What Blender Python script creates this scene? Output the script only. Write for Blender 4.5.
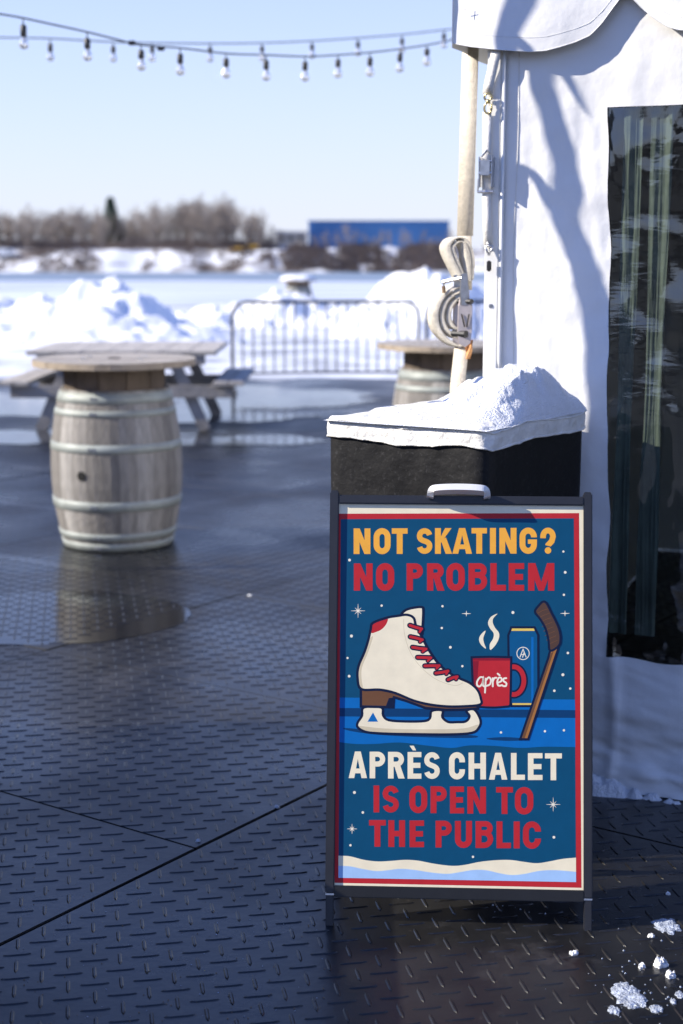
import bpy, bmesh, math, random
from mathutils import Vector, Matrix, noise as mnoise

random.seed(7)
R = math.radians
for o in list(bpy.data.objects):
    bpy.data.objects.remove(o)
scene = bpy.context.scene
COL = scene.collection

# ------------------------------------------------------------------ camera
W, H, F = 683, 1024, 1500.0
CAM_H = 1.65
HORIZON = 256.0
PITCH = math.atan((512 - HORIZON) / F)
cam_d = bpy.data.cameras.new('camera')
cam = bpy.data.objects.new('camera', cam_d)
COL.objects.link(cam)
cam.location = (0, 0, CAM_H)
cam.rotation_euler = (math.pi / 2 - PITCH, 0, 0)
cam_d.sensor_fit = 'VERTICAL'
cam_d.sensor_height = 36.0
cam_d.sensor_width = 24.0
cam_d.lens = F / 1024 * 36.0
cam_d.clip_start = 0.05
cam_d.clip_end = 3000
cam_d.dof.use_dof = True
cam_d.dof.focus_distance = 3.78
cam_d.dof.aperture_fstop = 2.7
scene.camera = cam

# ------------------------------------------------------------------ sky, sun, exposure
SUN = Vector((0.86, 0.10, -0.50)).normalized()      # direction the light travels
ELEV = math.asin(-SUN.z)
AZ = math.atan2(-SUN.x, -SUN.y)
world = bpy.data.worlds.new('World')
scene.world = world
world.use_nodes = True
wn = world.node_tree.nodes
sky = wn.new('ShaderNodeTexSky')
sky.sky_type = 'NISHITA'
sky.sun_disc = False
sky.sun_elevation = ELEV
sky.sun_rotation = AZ
sky.altitude = 50
sky.air_density = 1.0
sky.dust_density = 0.0
sky.ozone_density = 6.0
bg = wn['Background']
bg.inputs['Strength'].default_value = 0.11
# thin winter haze: the sky pales evenly towards the horizon on every side
wl = world.node_tree.links.new
wtc = wn.new('ShaderNodeTexCoord'); wsx = wn.new('ShaderNodeSeparateXYZ')
wl(wtc.outputs['Generated'], wsx.inputs[0])
wab = wn.new('ShaderNodeMath'); wab.operation = 'ABSOLUTE'; wl(wsx.outputs['Z'], wab.inputs[0])
wmu = wn.new('ShaderNodeMath'); wmu.operation = 'MULTIPLY'; wmu.inputs[1].default_value = -1 / 0.27; wl(wab.outputs[0], wmu.inputs[0])
wex = wn.new('ShaderNodeMath'); wex.operation = 'EXPONENT'; wl(wmu.outputs[0], wex.inputs[0])
wmx = wn.new('ShaderNodeMixRGB'); wmx.inputs['Color2'].default_value = (4.55, 4.72, 5.35, 1)
wti = wn.new('ShaderNodeMixRGB'); wti.blend_type = 'MULTIPLY'; wti.inputs['Fac'].default_value = 1.0
wti.inputs['Color2'].default_value = (0.82, 0.97, 1.42, 1); wl(sky.outputs[0], wti.inputs['Color1'])
wl(wex.outputs[0], wmx.inputs['Fac']); wl(wti.outputs[0], wmx.inputs['Color1']); wl(wmx.outputs[0], bg.inputs['Color'])
sun_d = bpy.data.lights.new('sun', 'SUN')
sun_d.energy = 5.0
sun_d.angle = R(0.3)
sun_d.color = (1.0, 0.92, 0.80)
sun = bpy.data.objects.new('sun', sun_d)
COL.objects.link(sun)
sun.rotation_euler = SUN.to_track_quat('-Z', 'Y').to_euler()
sun.location = (-8, -1, 8)
scene.view_settings.view_transform = 'Standard'
scene.view_settings.look = 'None'
scene.view_settings.exposure = 0.78
scene.view_settings.gamma = 1.0
scene.render.engine = 'CYCLES'
scene.cycles.transparent_max_bounces = 16

# ------------------------------------------------------------------ pixel helpers
FWD = Vector((0, math.cos(PITCH), -math.sin(PITCH)))
UPV = Vector((0, math.sin(PITCH), math.cos(PITCH)))
CAM = Vector((0, 0, CAM_H))

def ray(px, py):
    return FWD + Vector((1, 0, 0)) * ((px - 341.5) / F) - UPV * ((py - 512) / F)

def ground(px, py, z=0.0):
    d = ray(px, py)
    return CAM + d * ((z - CAM_H) / d.z)

def at_y(px, py, Y):
    d = ray(px, py)
    return CAM + d * (Y / d.y)

def on_plane(px, py, p0, n):
    d = ray(px, py)
    return CAM + d * ((p0 - CAM).dot(n) / d.dot(n))

# ------------------------------------------------------------------ materials
M = {}

def mat(name, col, rough=0.6, metal=0.0, var=0.0, scale=8.0, bump=0.0, bscale=40.0, stretch=(1, 1, 1), col2=None,
        c2lo=0.45, c2hi=0.65, spec=0.5, rvar=0.0, sub=0.0, trans=0.0, detail=5.0):
    m = bpy.data.materials.new(name)
    m.use_nodes = True
    nt = m.node_tree
    b = nt.nodes['Principled BSDF']
    b.inputs['Roughness'].default_value = rough
    b.inputs['Metallic'].default_value = metal
    b.inputs['Specular IOR Level'].default_value = spec
    if trans:
        b.inputs['Transmission Weight'].default_value = trans
    if sub:
        b.inputs['Subsurface Weight'].default_value = sub
        b.inputs['Subsurface Radius'].default_value = (0.02, 0.025, 0.03)
    L = nt.links.new
    c = (*col, 1)
    b.inputs['Base Color'].default_value = c
    if var or col2 or bump or rvar:
        tc = nt.nodes.new('ShaderNodeTexCoord')
        mp = nt.nodes.new('ShaderNodeMapping')
        mp.inputs['Scale'].default_value = stretch
        L(tc.outputs['Object'], mp.inputs['Vector'])
    if var or col2 or rvar:
        n = nt.nodes.new('ShaderNodeTexNoise')
        n.inputs['Scale'].default_value = scale
        n.inputs['Detail'].default_value = detail
        n.inputs['Roughness'].default_value = 0.62
        L(mp.outputs[0], n.inputs['Vector'])
    if var or col2:
        rp = nt.nodes.new('ShaderNodeValToRGB')
        if col2:
            rp.color_ramp.elements[0].position = c2lo
            rp.color_ramp.elements[1].position = c2hi
            rp.color_ramp.elements[0].color = c
            rp.color_ramp.elements[1].color = (*col2, 1)
        else:
            rp.color_ramp.elements[0].position = 0.3
            rp.color_ramp.elements[1].position = 0.7
            rp.color_ramp.elements[0].color = tuple(max(0, x * (1 - var)) for x in col) + (1,)
            rp.color_ramp.elements[1].color = tuple(min(1, x * (1 + var)) for x in col) + (1,)
        L(n.outputs['Fac'], rp.inputs['Fac'])
        L(rp.outputs[0], b.inputs['Base Color'])
    if rvar:
        mr = nt.nodes.new('ShaderNodeMapRange')
        mr.inputs['From Min'].default_value = 0.35
        mr.inputs['From Max'].default_value = 0.65
        mr.inputs['To Min'].default_value = max(0.02, rough - rvar)
        mr.inputs['To Max'].default_value = min(1, rough + rvar)
        L(n.outputs['Fac'], mr.inputs['Value'])
        L(mr.outputs[0], b.inputs['Roughness'])
    if bump:
        nb = nt.nodes.new('ShaderNodeTexNoise')
        nb.inputs['Scale'].default_value = bscale
        nb.inputs['Detail'].default_value = 6
        L(mp.outputs[0], nb.inputs['Vector'])
        bp = nt.nodes.new('ShaderNodeBump')
        bp.inputs['Strength'].default_value = bump
        bp.inputs['Distance'].default_value = 0.02
        L(nb.outputs['Fac'], bp.inputs['Height'])
        L(bp.outputs[0], b.inputs['Normal'])
    M[name] = m
    return m

def srgb(r, g, b):
    f = lambda v: (v / 255 / 12.92) if v / 255 <= 0.04045 else ((v / 255 + 0.055) / 1.055) ** 2.4
    return (f(r), f(g), f(b))

mat('snow', (0.84, 0.86, 0.89), 0.55, var=0.04, scale=3, bump=0.5, bscale=9)
mat('snow_fine', (0.84, 0.86, 0.89), 0.55, var=0.04, scale=40, bump=0.7, bscale=170)
mat('shade_snow', (0.40, 0.45, 0.54), 0.3, var=0.45, scale=45, bump=0.8, bscale=110)  # grey-blue puts the shade on the near snow bits into their colour
mat('snow_ground', (0.78, 0.81, 0.86), 0.5, scale=0.55, col2=(0.27, 0.28, 0.30), c2lo=0.45, c2hi=0.64, bump=0.6, bscale=2.5, stretch=(1, 2.2, 1))
mat('bank_snow', (0.75, 0.77, 0.8), 0.7, scale=0.11, col2=(0.16, 0.14, 0.13), c2lo=0.47, c2hi=0.58, bump=0.3, bscale=1)
mat('slab', (0.018, 0.018, 0.02), 0.9, var=0.4, scale=6)
mat('river_ice', (0.70, 0.74, 0.80), 0.45, scale=0.05, col2=(0.30, 0.34, 0.40), c2lo=0.43, c2hi=0.62, stretch=(.35, 1.6, 1))
mat('river', (0.20, 0.26, 0.33), 0.5, bump=0.15, bscale=0.6)
mat('puddle', (0.004, 0.004, 0.005), 0.12, bump=0.05, bscale=9, rvar=0.06, scale=3)
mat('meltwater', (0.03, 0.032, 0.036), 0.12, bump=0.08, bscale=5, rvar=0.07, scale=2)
mat('tent', (0.80, 0.80, 0.79), 0.45, var=0.05, scale=3.5, bump=0.16, bscale=16, detail=8)
mat('tent_pole', (0.72, 0.72, 0.70), 0.35, var=0.06, scale=12)
mat('webbing', (0.62, 0.56, 0.46), 0.8, var=0.14, scale=60, bump=0.4, bscale=300)
mat('webbing_dirty', (0.58, 0.54, 0.46), 0.8, var=0.3, scale=25, bump=0.4, bscale=300)
mat('tape', (0.75, 0.73, 0.68), 0.7, var=0.08, scale=40, bump=0.2, bscale=200)
mat('steel', (0.55, 0.55, 0.56), 0.32, 1.0, var=0.2, scale=40)
mat('steel_pink', (0.56, 0.50, 0.49), 0.4, 0.8, var=0.15, scale=30)
mat('brass', (0.62, 0.50, 0.24), 0.3, 1.0, var=0.2, scale=60)
mat('black_plastic', (0.015, 0.015, 0.016), 0.45, var=0.2, scale=30)
mat('orange_tag', (0.60, 0.30, 0.12), 0.7, var=0.3, scale=50)
mat('box_black', (0.006, 0.006, 0.007), 0.6, spec=0.3, scale=90, col2=(0.06, 0.06, 0.062), c2lo=0.58, c2hi=0.80, bump=0.25, bscale=18, detail=9)
mat('box_white', (0.74, 0.73, 0.69), 0.6, var=0.15, scale=14, bump=0.6, bscale=32)
mat('frame', (0.019, 0.020, 0.025), 0.42, var=0.15, scale=12, bump=0.03, bscale=200)
mat('frame_dark', (0.010, 0.0105, 0.012), 0.5, var=0.2, scale=20)
mat('handle_white', (0.74, 0.74, 0.73), 0.35, var=0.04, scale=20)
mat('galvanised', (0.46, 0.50, 0.48), 0.5, 0.35, var=0.22, scale=9, bump=0.1, bscale=60)
mat('hoop', (0.27, 0.295, 0.28), 0.6, 0.2, var=0.25, scale=7, bump=0.1, bscale=60)
for i, c in enumerate([(0.235, 0.222, 0.205), (0.165, 0.155, 0.143), (0.30, 0.288, 0.27)]):
    mat('stave%d' % i, c, 0.8, var=0.35, scale=6, stretch=(4, 4, 0.6), bump=0.4, bscale=30)
mat('weathered', (0.38, 0.345, 0.30), 0.8, var=0.3, scale=5, stretch=(1, 5, 5), bump=0.35, bscale=20)
mat('weathered_edge', (0.32, 0.265, 0.20), 0.8, var=0.35, scale=6, bump=0.35, bscale=20)
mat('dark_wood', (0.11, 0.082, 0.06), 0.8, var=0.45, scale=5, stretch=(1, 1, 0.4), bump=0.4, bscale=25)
mat('table_wood', (0.43, 0.40, 0.36), 0.8, var=0.25, scale=4, stretch=(6, 0.7, 1), bump=0.3, bscale=20)
mat('table_leg', (0.27, 0.255, 0.24), 0.8, var=0.3, scale=6, bump=0.3, bscale=20)
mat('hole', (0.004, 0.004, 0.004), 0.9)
mat('barrier', (0.075, 0.08, 0.09), 0.5, 0.3, var=0.2, scale=10)
mat('cable', (0.012, 0.013, 0.016), 0.6)
mat('bulb', (0.92, 0.92, 0.90), 0.04, trans=0.65)
mat('bark', (0.2, 0.17, 0.16), 0.9, var=0.3, scale=4)
mat('twig', (0.31, 0.265, 0.225), 0.9, var=0.3, scale=0.4)  # paled so the colour stands in for haze over the far trees
mat('brush', (0.19, 0.145, 0.12), 0.9, var=0.4, scale=0.08)
mat('conifer', (0.03, 0.055, 0.035), 0.8, var=0.4, scale=0.6)
mat('blue_metal', (0.045, 0.165, 0.38), 0.4, var=0.08, scale=0.3)
mat('tan_wall', (0.45, 0.40, 0.33), 0.8, var=0.1, scale=0.4)
mat('white_paint', (0.75, 0.75, 0.75), 0.5, var=0.04)
mat('yellow_paint', (0.62, 0.36, 0.03), 0.5, var=0.15, scale=1)
mat('rubber', (0.02, 0.02, 0.02), 0.8)
mat('dark_glass', (0.02, 0.025, 0.03), 0.1)
mat('light_blocker', (0.14, 0.14, 0.15), 0.7, var=0.2, scale=8, bump=0.2)
mat('soil', (0.06, 0.045, 0.035), 0.95, var=0.4, scale=20)
mat('curtain', (0.20, 0.225, 0.18), 0.8, var=0.35, scale=9, stretch=(1, 1, 0.5), bump=0.2, bscale=20)
mat('leaf_litter', (0.2, 0.13, 0.07), 0.8, var=0.3)

# rubber/steel deck mat: dark, glossy where wet, dusty brown in patches
def deck_material():
    m = bpy.data.materials.new('deck_mat')
    m.use_nodes = True
    nt = m.node_tree
    L = nt.links.new
    b = nt.nodes['Principled BSDF']
    geo = nt.nodes.new('ShaderNodeNewGeometry')
    n1 = nt.nodes.new('ShaderNodeTexNoise'); n1.inputs['Scale'].default_value = 0.9; n1.inputs['Detail'].default_value = 5
    n2 = nt.nodes.new('ShaderNodeTexNoise'); n2.inputs['Scale'].default_value = 38; n2.inputs['Detail'].default_value = 8
    n3 = nt.nodes.new('ShaderNodeTexNoise'); n3.inputs['Scale'].default_value = 5; n3.inputs['Detail'].default_value = 7
    for n in (n1, n2, n3):
        L(geo.outputs['Position'], n.inputs['Vector'])
    rc = nt.nodes.new('ShaderNodeValToRGB')
    rc.color_ramp.elements[0].position = 0.35; rc.color_ramp.elements[0].color = (0.005, 0.005, 0.0056, 1)
    rc.color_ramp.elements[1].position = 0.72; rc.color_ramp.elements[1].color = (0.018, 0.0178, 0.0178, 1)
    L(n3.outputs['Fac'], rc.inputs['Fac'])
    rs = nt.nodes.new('ShaderNodeValToRGB')
    rs.color_ramp.elements[0].position = 0.66; rs.color_ramp.elements[0].color = (0, 0, 0, 1)
    rs.color_ramp.elements[1].position = 0.78; rs.color_ramp.elements[1].color = (1, 1, 1, 1)
    L(n2.outputs['Fac'], rs.inputs['Fac'])
    mx = nt.nodes.new('ShaderNodeMixRGB')
    mx.inputs['Color2'].default_value = (0.05, 0.043, 0.036, 1)
    L(rs.outputs[0], mx.inputs['Fac']); L(rc.outputs[0], mx.inputs['Color1'])
    # dried salt and scuffs
    n4 = nt.nodes.new('ShaderNodeTexNoise'); n4.inputs['Scale'].default_value = 1.7; n4.inputs['Detail'].default_value = 9; n4.inputs['Roughness'].default_value = 0.75
    n4.inputs['Distortion'].default_value = 0.6
    L(geo.outputs['Position'], n4.inputs['Vector'])
    r4 = nt.nodes.new('ShaderNodeValToRGB')
    r4.color_ramp.elements[0].position = 0.56; r4.color_ramp.elements[0].color = (0, 0, 0, 1)
    r4.color_ramp.elements[1].position = 0.74; r4.color_ramp.elements[1].color = (0.55, 0.55, 0.55, 1)
    L(n4.outputs['Fac'], r4.inputs['Fac'])
    m4 = nt.nodes.new('ShaderNodeMixRGB'); m4.inputs['Color2'].default_value = (0.075, 0.072, 0.07, 1)
    L(r4.outputs[0], m4.inputs['Fac']); L(mx.outputs[0], m4.inputs['Color1'])
    L(m4.outputs[0], b.inputs['Base Color'])
    mr = nt.nodes.new('ShaderNodeMapRange')
    mr.inputs['From Min'].default_value = 0.38; mr.inputs['From Max'].default_value = 0.62
    mr.inputs['To Min'].default_value = 0.24; mr.inputs['To Max'].default_value = 0.43
    L(n1.outputs['Fac'], mr.inputs['Value'])
    ad = nt.nodes.new('ShaderNodeMath'); ad.operation = 'MULTIPLY_ADD'
    ad.inputs[1].default_value = 0.22; 
    L(n3.outputs['Fac'], ad.inputs[0]); L(mr.outputs[0], ad.inputs[2])
    sb = nt.nodes.new('ShaderNodeMath'); sb.operation = 'SUBTRACT'; sb.inputs[1].default_value = 0.10
    L(ad.outputs[0], sb.inputs[0]); L(sb.outputs[0], b.inputs['Roughness'])
    b.inputs['Specular IOR Level'].default_value = 0.62
    bp = nt.nodes.new('ShaderNodeBump'); bp.inputs['Strength'].default_value = 0.18; bp.inputs['Distance'].default_value = 0.004
    L(n2.outputs['Fac'], bp.inputs['Height']); L(bp.outputs[0], b.inputs['Normal'])
    M['deck'] = m
deck_material()

def pvc_material():
    m = bpy.data.materials.new('clear_vinyl')
    m.use_nodes = True
    nt = m.node_tree
    L = nt.links.new
    nt.nodes.remove(nt.nodes['Principled BSDF'])
    out = nt.nodes['Material Output']
    tc = nt.nodes.new('ShaderNodeTexCoord')
    mp = nt.nodes.new('ShaderNodeMapping'); mp.inputs['Scale'].default_value = (1.2, 1.2, 0.75)
    L(tc.outputs['Object'], mp.inputs['Vector'])
    na = nt.nodes.new('ShaderNodeTexNoise'); na.inputs['Scale'].default_value = 3.2; na.inputs['Detail'].default_value = 2.5
    na.inputs['Distortion'].default_value = 1.2
    nb = nt.nodes.new('ShaderNodeTexNoise'); nb.inputs['Scale'].default_value = 9; nb.inputs['Detail'].default_value = 4
    nb.inputs['Distortion'].default_value = 2.0
    mp2 = nt.nodes.new('ShaderNodeMapping'); mp2.inputs['Rotation'].default_value = (0.0, -0.38, 0.0); mp2.inputs['Scale'].default_value = (0.7, 1.0, 3.6)
    L(tc.outputs['Object'], mp2.inputs['Vector'])
    nm = nt.nodes.new('ShaderNodeTexNoise'); nm.inputs['Scale'].default_value = 1.8; nm.inputs['Detail'].default_value = 2; L(tc.outputs['Object'], nm.inputs['Vector'])
    ms = nt.nodes.new('ShaderNodeMapRange'); ms.inputs['From Min'].default_value = 0.42; ms.inputs['From Max'].default_value = 0.62
    ms.inputs['To Min'].default_value = 0.03; ms.inputs['To Max'].default_value = 0.13; L(nm.outputs['Fac'], ms.inputs['Value'])
    L(mp.outputs[0], na.inputs['Vector']); L(mp2.outputs[0], nb.inputs['Vector'])
    ba = nt.nodes.new('ShaderNodeBump'); ba.inputs['Strength'].default_value = 0.42; ba.inputs['Distance'].default_value = 0.02
    bb = nt.nodes.new('ShaderNodeBump'); bb.inputs['Strength'].default_value = 0.22; bb.inputs['Distance'].default_value = 0.006
    L(na.outputs['Fac'], ba.inputs['Height']); L(nb.outputs['Fac'], bb.inputs['Height'])
    L(ba.outputs[0], bb.inputs['Normal']); L(ms.outputs[0], bb.inputs['Strength'])
    gl = nt.nodes.new('ShaderNodeBsdfGlossy'); gl.inputs['Roughness'].default_value = 0.06
    L(bb.outputs[0], gl.inputs['Normal'])
    tr = nt.nodes.new('ShaderNodeBsdfTransparent'); tr.inputs['Color'].default_value = (0.62, 0.67, 0.66, 1)
    lwt = nt.nodes.new('ShaderNodeLayerWeight'); L(bb.outputs[0], lwt.inputs['Normal'])
    pw = nt.nodes.new('ShaderNodeMath'); pw.operation = 'POWER'; pw.inputs[1].default_value = 4.0; L(lwt.outputs['Facing'], pw.inputs[0])
    fr = nt.nodes.new('ShaderNodeMath'); fr.operation = 'MULTIPLY_ADD'; fr.inputs[1].default_value = 0.85; fr.inputs[2].default_value = 0.13
    L(pw.outputs[0], fr.inputs[0])
    mx = nt.nodes.new('ShaderNodeMixShader')
    L(fr.outputs[0], mx.inputs['Fac']); L(tr.outputs[0], mx.inputs[1]); L(gl.outputs[0], mx.inputs[2])
    L(mx.outputs[0], out.inputs['Surface'])
    M['vinyl'] = m
pvc_material()

# printed inks
for k, c in {'ink_cream': (243, 231, 198), 'ink_red': (190, 40, 48), 'ink_navy': (0, 74, 108), 'ink_dark': (8, 26, 58),
             'ink_yellow': (246, 176, 66), 'ink_blue': (0, 104, 176), 'ink_mid': (0, 58, 104), 'ink_pale': (166, 200, 236),
             'ink_brown': (112, 76, 52), 'ink_dbrown': (84, 62, 52), 'ink_tan': (168, 112, 58), 'ink_white': (244, 236, 212),
             'ink_shade': (214, 200, 166), 'ink_dred': (140, 22, 44), 'ink_can': (0, 84, 130), 'ink_gold': (236, 200, 96),
             'ink_under': (150, 136, 112)}.items():
    mat(k, srgb(*c), 0.5, spec=0.22, var=0.05, scale=26, bump=0.02, bscale=14)

# ------------------------------------------------------------------ mesh builder
ORG = {}

class MB:
    def __init__(s):
        s.v = []; s.f = []; s.m = []
    def add(s, verts, faces, mi=0):
        o = len(s.v)
        s.v += [tuple(v) for v in verts]
        for f in faces:
            s.f.append(tuple(i + o for i in f)); s.m.append(mi)
    def box(s, c, ax, ay, az, mi=0):
        c = Vector(c); ax = Vector(ax); ay = Vector(ay); az = Vector(az)
        vs = [c + ax * i + ay * j + az * k for k in (-1, 1) for j in (-1, 1) for i in (-1, 1)]
        fs = [(0, 2, 3, 1), (4, 5, 7, 6), (0, 1, 5, 4), (2, 6, 7, 3), (0, 4, 6, 2), (1, 3, 7, 5)]
        s.add(vs, fs, mi)
    def bevbox(s, c, ax, ay, az, bev=0.004, mi=0):
        bm = bmesh.new()
        bmesh.ops.create_cube(bm, size=2)
        ax = Vector(ax); ay = Vector(ay); az = Vector(az)
        lx, ly, lz = ax.length, ay.length, az.length
        for v in bm.verts:
            v.co = Vector((v.co.x * lx, v.co.y * ly, v.co.z * lz))
        bmesh.ops.bevel(bm, geom=list(bm.edges), offset=min(bev, lx * .9, ly * .9, lz * .9), segments=2, affect='EDGES')
        ex, ey, ez = ax.normalized(), ay.normalized(), az.normalized()
        c = Vector(c)
        bm.verts.index_update()
        s.add([c + ex * v.co.x + ey * v.co.y + ez * v.co.z for v in bm.verts], [[v.index for v in f.verts] for f in bm.faces], mi)
        bm.free()
    def tube(s, pts, rad, n=8, mi=0, closed=False, cap=True):
        pts = [Vector(p) for p in pts]
        rs = rad if isinstance(rad, (list, tuple)) else [rad] * len(pts)
        rings = []
        N = len(pts)
        up = None
        for i, p in enumerate(pts):
            if closed:
                t = pts[(i + 1) % N] - pts[i - 1]
            else:
                t = pts[min(i + 1, N - 1)] - pts[max(i - 1, 0)]
            if t.length < 1e-9: t = Vector((0, 0, 1))
            t.normalize()
            if up is None:
                up = Vector((0, 0, 1)) if abs(t.z) < 0.9 else Vector((1, 0, 0))
            a = t.cross(up)
            if a.length < 1e-6: a = t.orthogonal()
            a.normalize(); b = t.cross(a).normalized(); up = a.cross(t).normalized()
            rings.append([p + (a * math.cos(2 * math.pi * k / n) + b * math.sin(2 * math.pi * k / n)) * rs[i] for k in range(n)])
        vs = [v for r in rings for v in r]
        fs = []
        for i in range(N if closed else N - 1):
            j = (i + 1) % N
            for k in range(n):
                k2 = (k + 1) % n
                fs.append((i * n + k, i * n + k2, j * n + k2, j * n + k))
        if cap and not closed:
            fs.append(tuple(range(n - 1, -1, -1))); fs.append(tuple((N - 1) * n + k for k in range(n)))
        s.add(vs, fs, mi)
    def lathe(s, c, prof, n=32, mi=0, axis=None, jit=0):
        c = Vector(c)
        vs = []; fs = []
        for (r, z) in prof:
            for k in range(n):
                a = 2 * math.pi * k / n
                vs.append(c + Vector((r * math.cos(a), r * math.sin(a), z)))
        for i in range(len(prof) - 1):
            for k in range(n):
                k2 = (k + 1) % n
                fs.append((i * n + k, i * n + k2, (i + 1) * n + k2, (i + 1) * n + k))
        s.add(vs, fs, mi)
    def grid(s, fn, nu, nv, mi=0):
        vs = [fn(i / nu, j / nv) for j in range(nv + 1) for i in range(nu + 1)]
        fs = [(j * (nu + 1) + i, j * (nu + 1) + i + 1, (j + 1) * (nu + 1) + i + 1, (j + 1) * (nu + 1) + i)
              for j in range(nv) for i in range(nu)]
        s.add(vs, fs, mi)
    def ribbon(s, pts, wid, thick=0.003, mi=0):
        """webbing band: path pts, width vector wid (constant or list)"""
        pts = [Vector(p) for p in pts]
        N = len(pts)
        vs = []
        for i, p in enumerate(pts):
            w = Vector(wid[i]) if isinstance(wid, list) else Vector(wid)
            t = (pts[min(i + 1, N - 1)] - pts[max(i - 1, 0)]).normalized()
            nn = t.cross(w).normalized() * (thick / 2)
            vs += [p - w / 2 - nn, p + w / 2 - nn, p + w / 2 + nn, p - w / 2 + nn]
        fs = []
        for i in range(N - 1):
            a = i * 4; b = a + 4
            for k in range(4):
                k2 = (k + 1) % 4
                fs.append((a + k, a + k2, b + k2, b + k))
        fs.append((3, 2, 1, 0)); e = (N - 1) * 4; fs.append((e, e + 1, e + 2, e + 3))
        s.add(vs, fs, mi)
    def mesh(s, name, mats, off=Vector((0, 0, 0)), smooth=False):
        me = bpy.data.meshes.new(name)
        me.from_pydata([(v[0] - off.x, v[1] - off.y, v[2] - off.z) for v in s.v], [], s.f)
        for m in (mats if isinstance(mats, (list, tuple)) else [mats]):
            me.materials.append(M[m])
        if len(me.materials) > 1:
            me.polygons.foreach_set('material_index', s.m)
        if smooth:
            me.polygons.foreach_set('use_smooth', [True] * len(me.polygons))
        me.update()
        return me
    def build(s, name, mats, parent=None, smooth=False, origin=None):
        off = ORG[parent.name] if parent else Vector(origin or (0, 0, 0))
        me = s.mesh(name, mats, off, smooth)
        o = bpy.data.objects.new(name, me)
        COL.objects.link(o)
        if parent:
            o.parent = parent
        else:
            o.location = off
        ORG[o.name] = off
        return o

def tag(o, label=None, cat=None, group=None, kind=None):
    if label: o['label'] = label
    if cat: o['category'] = cat
    if group: o['group'] = group
    if kind: o['kind'] = kind
    return o

def empty(name, loc):
    o = bpy.data.objects.new(name, None)
    o.empty_display_size = 0.1
    COL.objects.link(o)
    o.location = loc
    ORG[o.name] = Vector(loc)
    return o

def inst(name, me, parent, loc=(0, 0, 0), rz=0.0):
    o = bpy.data.objects.new(name, me)
    COL.objects.link(o); o.parent = parent; o.location = loc; o.rotation_euler = (0, 0, rz)
    ORG[o.name] = ORG[parent.name] + Vector(loc)
    return o

def copy_tree(o, parent=None):
    c = o.copy(); COL.objects.link(c); c.parent = parent
    for ch in o.children:
        copy_tree(ch, c)
    return c

def fbm(x, y, z=0.0, o=4):
    return mnoise.fractal(Vector((x, y, z)), 0.9, 2.0, o)

# ------------------------------------------------------------------ setting: pier deck and mats
mb = MB()
mb.box((0, 16, -0.31), (45, 0, 0), (0, 33, 0), (0, 0, 0.28))
deck = tag(mb.build('pier_deck', 'slab'), kind='structure')

TH = R(55.0)
U = Vector((math.cos(TH), math.sin(TH), 0)); N_ = Vector((-math.sin(TH), math.cos(TH), 0))
UP, NP = 1.29, 1.93
u0, n0 = 4.345, 2.64
MAT_T = 0.014
def us(j): return u0 if j >= 0 else 1.95
def ul(j): return UP if j >= 0 else 1.9
CELL = 0.0605
BA = TH - R(45)
BX = Vector((math.cos(BA), math.sin(BA), 0)); BY = Vector((-math.sin(BA), math.cos(BA), 0))

def bar_verts(L=0.070, Wd=0.0100, h=0.0026):
    base = [(-L / 2, 0), (-L * .30, -Wd / 2), (L * .30, -Wd / 2), (L / 2, 0), (L * .30, Wd / 2), (-L * .30, Wd / 2)]
    vs = [(x, y, 0) for x, y in base] + [(x * .86, y * .42, h) for x, y in base]
    fs = [(i, (i + 1) % 6, 6 + (i + 1) % 6, 6 + i) for i in range(6)] + [(6, 7, 8, 9, 10, 11)]
    return vs, fs
BV, BF = bar_verts()
bar_mb = MB(); bar_mb.add(BV, BF)
bar_me = bar_mb.mesh('tread_bar', 'deck')

def in_view(p, mx=1.0):
    return p.y > 2.0 and p.y < 15.5 and -(0.25 * p.y + mx) < p.x < (0.20 * p.y + mx)

# lattice of bars, keyed by mat
mats = {}
for i in range(-12, 14):
    for j in range(-6, 12):
        c = U * (us(j) + ul(j) * (i + .5)) + N_ * (n0 + NP * (j + .5))
        if 1.4 < c.y < 20.5 and -(0.25 * c.y + 2.2) < c.x < (0.25 * c.y + 2.2):
            mats[(i, j)] = []
cand = []
for a in range(-330, 330):
    for b_ in range(0, 330):
        p = BX * (a * CELL) + BY * (b_ * CELL)
        if not in_view(p): continue
        nn = (p.dot(N_) - n0) / NP; UL = ul(math.floor(nn)); uu = (p.dot(U) - us(math.floor(nn))) / UL
        key = (math.floor(uu), math.floor(nn))
        if key not in mats: continue
        fu = (uu - key[0]) * UL; fn = (nn - key[1]) * NP
        if fu < .02 or fu > UL - .02 or fn < .02 or fn > NP - .02: continue
        mats[key].append((p, (a + b_) % 2))
        dpt = p.y * math.cos(PITCH) + CAM_H * math.sin(PITCH)
        px = 341.5 + F * p.x / dpt
        py = 512 + F * ((p.y * math.sin(PITCH) - 0) * -1 + CAM_H * math.cos(PITCH)) / dpt
        if -2 < px < 685 and py < 1028 and not (326 < px < 592 and py < 893) and not (px > 590 and py < 800):
            cand.append((p.y, key, len(mats[key]) - 1))
cand.sort(key=lambda t: t[0])
indiv = set((k, i) for _, k, i in cand[:300])
rnd = random.Random(3)
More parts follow.
